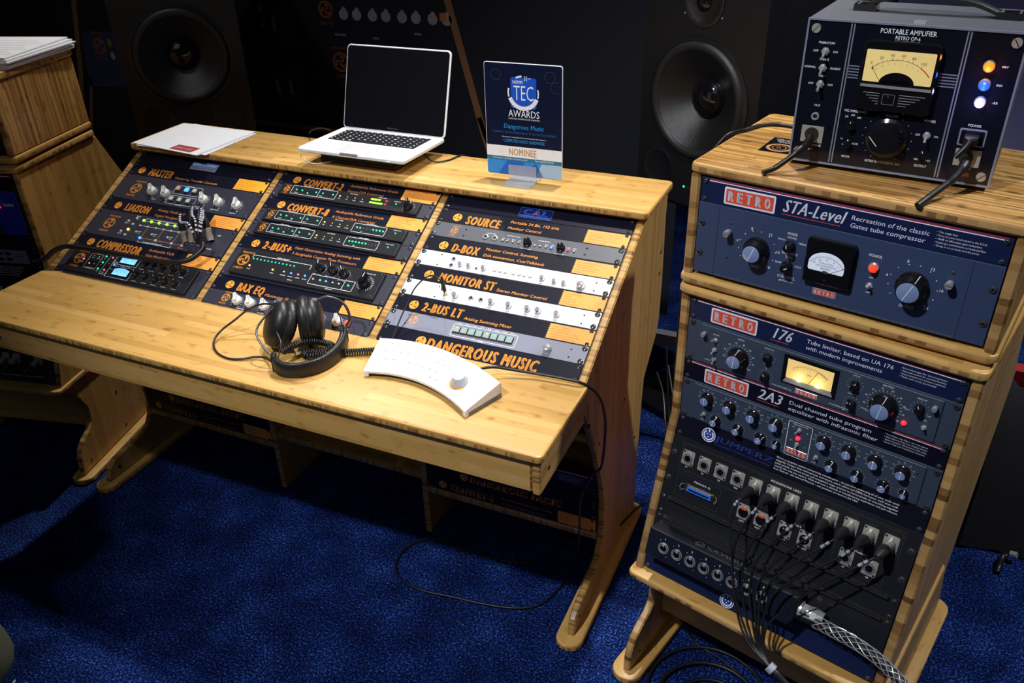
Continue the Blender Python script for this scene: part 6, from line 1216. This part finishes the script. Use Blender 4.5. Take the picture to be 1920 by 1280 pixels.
cable('power_lead', [(1.87, -.10, 1.225), (1.84, -.105, 1.212), (1.816, -.108, 1.2075), (1.787, -.104, 1.2075), (1.760, -.118, 1.2075), (1.735, -.160, 1.2075), (1.700, -.20, 1.195), (1.665, -.21, 1.1), (1.650, -.19, .8), (1.650, -.15, .4), (1.655, -.05, .1), (1.66, .05, .006), (1.62, .25, .006)], .0035, 'black lead curving off the tower top behind the portable amplifier')
e = empty('business_card', (0, 0, 0), 'black card with copper crest beside the portable amplifier', 'card')
g = G(); g.prism([(1.776, -.262), (1.832, -.268), (1.848, -.186), (1.792, -.177)], 1.2037, 1.2043, 0); g.build('card', [DKP], e)
g = G(); g.arc(1.809, -.238, .020, 0, 360, .006, 1.2045, 0, 24); g.arc(1.809, -.238, .012, 0, 360, .0015, 1.2045, 0, 18); T(g, 'R', 1.8085, -.242, .010, None, 'c', 0, 1.2045, 0, 'b'); g.build('crest', [mat('copper_print', (.50, .24, .10), .4)], e)
g = G()
for i in range(4): T(g, ('Portable preamplifier', 'hand wired', 'serial thirty seven', 'made in the USA')[i], 1.797 + .002 * i, -.189 - .006 * i, .003, .034 - .004 * i, 'l', 0, 1.2045, 0, rot=-8)
g.build('lettering', [WHT], e)
e = empty('paper_stack', (0, 0, 0), 'thick stack of white papers on top of the left tower', 'papers')
for k in range(6):
    j = [0, .004, -.003, .006, .002, -.004][k]; a_ = LYAW + .02 + .03 * (k % 3 - 1); X_, Y_ = yaw_axes(a_); o_ = Vector((-.36 + j, -.285 + j * .7, 0))
    g = G(); q = [o_, o_ + X_ * .215, o_ + X_ * .215 + Y_ * .28, o_ + Y_ * .28]; g.prism([(p.x, p.y) for p in q], 1.2038 + k * .0048, 1.2038 + k * .0048 + .0044, 0, .0006); g.build('paper_ream', [PAP], e)
g = G(); X_, Y_ = yaw_axes(LYAW + .05)
for i in range(9): a = Vector((-.345, -.26, 0)) + Y_ * (.02 + .022 * i); b_ = a + X_ * (.18 - .02 * (i % 3)); g.line([(a.x, a.y), (b_.x, b_.y)], .0012, 1.2038 + 6 * .0048)
g.build('printed_lines', [GRY], e)
# ================================================================ microphone leads of the patch panel
PTS = [[(1.858,-0.482,0.613),(1.846,-0.5,0.595),(1.85,-0.524,0.554),(1.863,-0.551,0.508),(1.891,-0.595,0.426),(1.921,-0.625,0.393),(1.965,-0.652,0.38)],[(1.894,-0.491,0.616),(1.879,-0.509,0.593),(1.862,-0.531,0.543),(1.869,-0.562,0.478),(1.897,-0.597,0.426),(1.927,-0.626,0.394),(1.965,-0.652,0.38)],[(1.928,-0.501,0.613),(1.907,-0.518,0.59),(1.889,-0.537,0.548),(1.885,-0.561,0.495),(1.906,-0.598,0.431),(1.933,-0.628,0.393),(1.965,-0.652,0.38)],[(1.964,-0.51,0.613),(1.942,-0.527,0.59),(1.908,-0.547,0.533),(1.902,-0.568,0.487),(1.916,-0.599,0.436),(1.939,-0.629,0.394),(1.965,-0.652,0.38)],[(1.996,-0.52,0.61),(1.976,-0.536,0.59),(1.932,-0.555,0.528),(1.915,-0.574,0.481),(1.923,-0.6,0.439),(1.943,-0.631,0.393),(1.965,-0.652,0.38)],[(2.032,-0.528,0.613),(2.003,-0.544,0.587),(1.955,-0.56,0.531),(1.927,-0.578,0.479),(1.93,-0.603,0.435),(1.947,-0.632,0.391),(1.965,-0.652,0.38)],[(2.065,-0.537,0.614),(2.038,-0.553,0.588),(1.978,-0.567,0.527),(1.943,-0.582,0.479),(1.938,-0.606,0.431),(1.95,-0.633,0.39),(1.965,-0.652,0.38)],[(2.099,-0.547,0.611),(2.067,-0.562,0.584),(2.015,-0.576,0.53),(1.974,-0.591,0.475),(1.946,-0.608,0.431),(1.95,-0.634,0.388),(1.965,-0.652,0.38)]]
base = UH
for i, (x, tail) in enumerate(zip((184, 220, 257, 294, 331, 368, 403, 439), PTS)):
    e = empty('microphone_lead', (0, 0, 0), ('black lead from the leftmost plugged microphone line socket', 'black lead from the second plugged microphone line socket', 'black lead from the third plugged microphone line socket', 'black lead from the fourth plugged microphone line socket', 'black lead from the fifth plugged microphone line socket', 'black lead from the sixth plugged microphone line socket', 'black lead from the seventh plugged microphone line socket', 'black lead from the rightmost plugged microphone line socket')[i], 'cable', 'eight leads gathered into a bundle')
    p0 = F3 @ Vector((x * .001, -(base + 40) * .001, .003)); tl_ = [Vector(q) for q in tail]
    d = (tl_[0] - p0)
    g = G(); g.tube([p0, p0 + d * .42], .0092, 16); g.build('barrel', [NIK], e, 50)
    g = G(); g.tube([p0 + d * .42, p0 + d * .46, p0 + d * .9, p0 + d * 1.12], [.0098, .0100, .0086, .0045], 16); g.build('rubber_boot', [mat('boot_grey', (.016, .017, .02), .45)], e, 50)
    P_ = smooth_path([p0 + d * 1.05] + tl_[1:], 7); g = G(); g.tube(P_, .0022, 8); g.build('lead', [RUB], e, 60)
    g = G(); g.tube([P_[3], P_[4], P_[6]], .0032, 8); g.build('marker_sleeve', [mat('sleeve_grey', (.30, .32, .38), .45)], e, 60)
    g = G()
    for q0, q1 in ((4, 5),): g.tube([P_[q0].lerp(P_[q1], .2), P_[q0].lerp(P_[q1], .8)], .0033, 8)
    g.build('marker_print', [DKG], e)
e = empty('cable_bundle', (0, 0, 0), 'bundle of black leads with a grey clamp hanging below the right tower ledge', 'cable')
g = G(); g.tube([(1.962, -.651, .381), (1.972, -.655, .377)], .0105, 16); g.build('clamp', [mat('clamp_grey', (.32, .36, .42), .4)], e, 50)
g = G(); g.tube(smooth_path([(1.966, -.653, .379), (1.985, -.660, .370), (2.02, -.672, .34), (2.05, -.68, .25), (2.06, -.66, .12), (2.0, -.56, .02), (1.9, -.47, .01)], 6), .0075, 12); g.build('jacket', [RUB], e, 60)
e = empty('sleeved_cable', (0, 0, 0), 'thick black cable in a woven silver wire grip running off the breakout box', 'cable')
BR_ = smooth_path([(1.990, -.5505, .4255), (2.03, -.560, .4275), (2.06, -.572, .430), (2.093, -.588, .436), (2.129, -.610, .440), (2.157, -.630, .438), (2.18, -.650, .434), (2.203, -.669, .420), (2.235, -.70, .38), (2.25, -.73, .30)], 6)
g = G(); g.tube(BR_, .0088, 14); g.build('jacket', [RUB], e, 60)
for sgn in (1, -1):
    for k in range(6):
        pts = []
        for i, q in enumerate(BR_[5:47]):
            Tn = (BR_[min(i + 6, len(BR_) - 1)] - BR_[i + 4]).normalized(); sd = Tn.cross(Vector((0, 0, 1))).normalized(); u = sd.cross(Tn); a = sgn * i * .36 + 2 * pi * k / 6; r_ = .0118 - .0022 * i / 42
            pts.append(q + sd * r_ * cos(a) + u * r_ * sin(a))
        g = G(); g.tube(smooth_path(pts, 2), .00075, 5, cap=False); g.build('woven_wire', [SIL], e, 60)
# ================================================================ floor coils, leads, bag, post, visitor
def ring(cx, cy, r, a0, a1, z=.007, sq=1): return [(cx + r * cos(radians(a0 + (a1 - a0) * i / 14)), cy + sq * r * sin(radians(a0 + (a1 - a0) * i / 14)), z) for i in range(15)]
cable('floor_cable', ring(1.845, -.47, .135, 200, -20) , .0042, 'outermost black cable coil on the carpet beside the right tower foot', grp='cable coils on the carpet')
cable('floor_cable', ring(1.855, -.50, .118, 190, -200, .012), .0042, 'middle black cable coil on the carpet beside the right tower foot', grp='cable coils on the carpet')
cable('floor_cable', ring(1.865, -.51, .088, 200, -170, .008), .0042, 'innermost black cable coil on the carpet beside the right tower foot', grp='cable coils on the carpet')
cable('floor_cable', [(1.70, -.25, .36), (1.705, -.29, .22), (1.72, -.31, .10), (1.78, -.33, .01), (1.86, -.36, .006), (1.95, -.42, .006), (2.05, -.55, .006)], .0028, 'thin black cable dropping behind the left foot of the right tower')
for i, (dx, r) in enumerate(((0, .0032), (.03, .0030), (.055, .0026), (.02, .0026))): cable('hanging_cable', [(1.52 + dx, .20, .40 + .03 * i), (1.56 + dx, .12, .385 - .02 * i), (1.60 + dx, .02, .33 - .03 * i), (1.64, -.02, .24), (1.67, .0, .10), (1.66 - dx, .10, .01), (1.6, .25, .006)], r, ('highest', 'second highest', 'third highest', 'lowest')[i] + ' black cable looping in the gap between console and right tower', grp='cables in the gap')
e = empty('support_bar', (1.38, .42, 0), 'grey horizontal metal bar in the gap behind the console end', 'stand'); g = G(); g.box(0, .34, 0, .03, .355, .395); g.build('bar', [mat('bar_grey', (.16, .16, .17), .4, .5)], e); g = G(); g.box(0, .03, 0, .03, 0, .355); g.box(.31, .34, 0, .03, 0, .355); g.build('post', [BLK], e)
e = empty('bag', (2.34, .25, 0), 'black soft bag slumped on the carpet to the right of the tower', 'bag')
g = G(); nx, ny = 14, 8
rows_ = []
for j in range(ny + 1):
    v_ = j / ny; h_ = .46 * (1 - (abs(v_ - .55) * 1.9) ** 2 * .9); row = []
    for i in range(nx + 1):
        u_ = i / nx; hh = max(.0, h_ * (1 - .75 * max(0, u_ - .15)) * (1 if 0 < i < nx and 0 < j < ny else 0)); row.append((u_ * .42 + .01 * sin(9 * v_), v_ * .34 + .012 * sin(7 * u_) + .05 * u_, max(.004, hh + .012 * sin(i * 2.1 + j * 1.3))))
    rows_ += row
g.add(rows_, [(j * (nx + 1) + i, j * (nx + 1) + i + 1, (j + 1) * (nx + 1) + i + 1, (j + 1) * (nx + 1) + i) for j in range(ny) for i in range(nx)]); g.build('cloth', [mat('bag_cloth', (.006, .006, .007), .85)], e, 70)
g = G(); g.tube(smooth_path([(.14, .0, .02), (.13, -.02, .03), (.125, -.04, .012), (.12, -.06, .006)], 4), .008, 8); g.build('strap', [RUB], e, 60); g = G(); g.tube([(.15, .005, .025), (.165, .0, .03)], .009, 10); g.build('buckle', [SIL], e)
g = G(); g.prism(rr(.05, .20, .11, .24, .008), .42, .47, 0, .004); tag(g.build('red_cloth', [mat('red_fabric', (.5, .02, .02), .7)], e), 'small red tab on top of the bag')
# visitor standing at the lower left, only a trouser leg and shoe inside the frame
e = empty('person', (.345, -1.155, 0), 'person at the lower left corner in olive trousers and black shoes, mostly out of frame', 'person')
OLV = mat('olive_trousers', (.075, .078, .045), .85, bump=.4, bscale=300)
def skinned(name, V, E_, Rd, m_, sub=2):
    me = bpy.data.meshes.new(name); me.from_pydata(V, E_, []); o = bpy.data.objects.new(name, me); COL.objects.link(o)
    o.modifiers.new('s', 'SKIN'); sv = me.skin_vertices[0].data
    for i, r in enumerate(Rd): sv[i].radius = (r, r) if not isinstance(r, tuple) else r
    sv[0].use_root = True
    sd = o.modifiers.new('d', 'SUBSURF'); sd.levels = sub; sd.render_levels = sub
    bpy.context.view_layer.update(); me2 = bpy.data.meshes.new_from_object(o.evaluated_get(bpy.context.evaluated_depsgraph_get())); me2.name = name
    bpy.data.objects.remove(o); me2.materials.clear(); me2.materials.append(m_)
    for q in me2.polygons: q.use_smooth = True
    o = bpy.data.objects.new(name, me2); COL.objects.link(o); o.parent = e; return o
# coordinates relative to the empty at (.30, -1.14, 0); the figure faces the console, weight on the far leg
HP_ = (-.24, -.20, .93)
skinned('trousers', [HP_, (-.13, -.10, .88), (-.04, .0, .50), (-.0, .02, .30), (.025, .03, .09), (-.29, -.16, .88), (-.35, -.12, .50), (-.38, -.14, .07), (-.21, -.15, 1.02)],
        [(0, 1), (1, 2), (2, 3), (3, 4), (0, 5), (5, 6), (6, 7), (0, 8)], [.13, .11, .085, .085, .095, .11, .085, .085, .135], OLV)
skinned('shirt', [(-.21, -.15, 1.0), (-.23, -.16, 1.20), (-.24, -.16, 1.36), (-.08, -.13, 1.40), (-.40, -.19, 1.40), (-.03, -.10, 1.16), (-.06, .04, 1.02), (-.45, -.18, 1.14), (-.44, -.08, .98), (-.24, -.16, 1.44)],
        [(0, 1), (1, 2), (2, 3), (2, 4), (3, 5), (5, 6), (4, 7), (7, 8), (2, 9)], [(.15, .12), (.16, .12), (.15, .11), .07, .07, .05, .042, .05, .042, .06], mat('charcoal_shirt', (.02, .02, .024), .8))
SKN = mat('skin', (.50, .27, .18), .5)
skinned('body', [(-.24, -.16, 1.46), (-.24, -.155, 1.53), (-.24, -.13, 1.60), (-.24, -.13, 1.68), (-.24, -.03, 1.61), (-.24, -.06, 1.555), (-.24, -.05, 1.52), (-.165, -.14, 1.61), (-.315, -.14, 1.61)],
        [(0, 1), (1, 2), (2, 3), (2, 4), (2, 5), (5, 6), (2, 7), (2, 8)], [.055, .052, (.078, .09), (.07, .08), .014, .05, .03, .012, .012], SKN)
for x in (-.27, -.21): g = G(); g.lathe(x, 1.63, [(.012, 0), (.008, .006), (.002, .008)], 10); g.v = [(a, -.052 + c, b) for a, b, c in g.v]; g.build('eye', [mat('eye_white', (.7, .7, .7), .2)], e, 60)
skinned('hair', [(-.24, -.15, 1.66), (-.24, -.19, 1.62), (-.24, -.13, 1.70)], [(0, 1), (0, 2)], [(.088, .10), (.08, .07), (.07, .07)], mat('dark_hair', (.02, .012, .008), .7))
for hx, hy, hz in ((-.06, .06, .98), (-.44, -.05, .94)):
    skinned('hand', [(hx, hy, hz), (hx, hy + .02, hz - .04), (hx - .02, hy + .045, hz - .09), (hx, hy + .05, hz - .10), (hx + .02, hy + .045, hz - .09), (hx + .035, hy + .03, hz - .05), (hx - .035, hy + .035, hz - .075)], [(0, 1), (1, 2), (1, 3), (1, 4), (0, 5), (1, 6)], [.025, .032, .009, .009, .009, .010, .008], SKN, 1)
SHO = mat('black_shoe_leather', (.012, .012, .013), .25)
def shoe(x, y, a, name='shoe'):
    pr = [(-.075, .030, .060), (-.045, .038, .085), (.0, .037, .088), (.05, .040, .070), (.11, .047, .052), (.165, .044, .040), (.195, .030, .026)]; vs = []; fs = []
    for q, wd, h in pr:
        for k in range(9): t = pi * k / 8; vs.append((q, wd * cos(t), .012 + .72 * h * sin(t) ** .7))
    for i in range(6):
        for k in range(8): fs.append((i * 9 + k, i * 9 + k + 1, (i + 1) * 9 + k + 1, (i + 1) * 9 + k))
    fs += [tuple(range(8, -1, -1)), tuple(6 * 9 + k for k in range(9))]
    g = G(); g.add(vs, fs); g.prism([(q, wd) for q, wd, h in pr] + [(q, -wd) for q, wd, h in pr[::-1]], .0, .014, 0); Rz = Matrix.Rotation(a, 4, 'Z'); g.v = [tuple(Rz @ Vector(v) + Vector((x, y, 0))) for v in g.v]; o = g.build(name, [SHO], e, 50)
    g = G()
    for i in range(4): q = .035 + i * .022; g.tube([(q, -.022, .076 - i * .010), (q + .004, 0, .080 - i * .010), (q, .022, .076 - i * .010)], .0028, 6)
    g.v = [tuple(Rz @ Vector(v) + Vector((x, y, 0))) for v in g.v]; g.build('laces', [LAV], o, 60)
shoe(.035, .035, radians(24)); shoe(-.36, -.11, radians(70))
tag(e, 'person at the lower left corner in olive trousers and black shoes, mostly outside the frame')
bpy.context.view_layer.update()
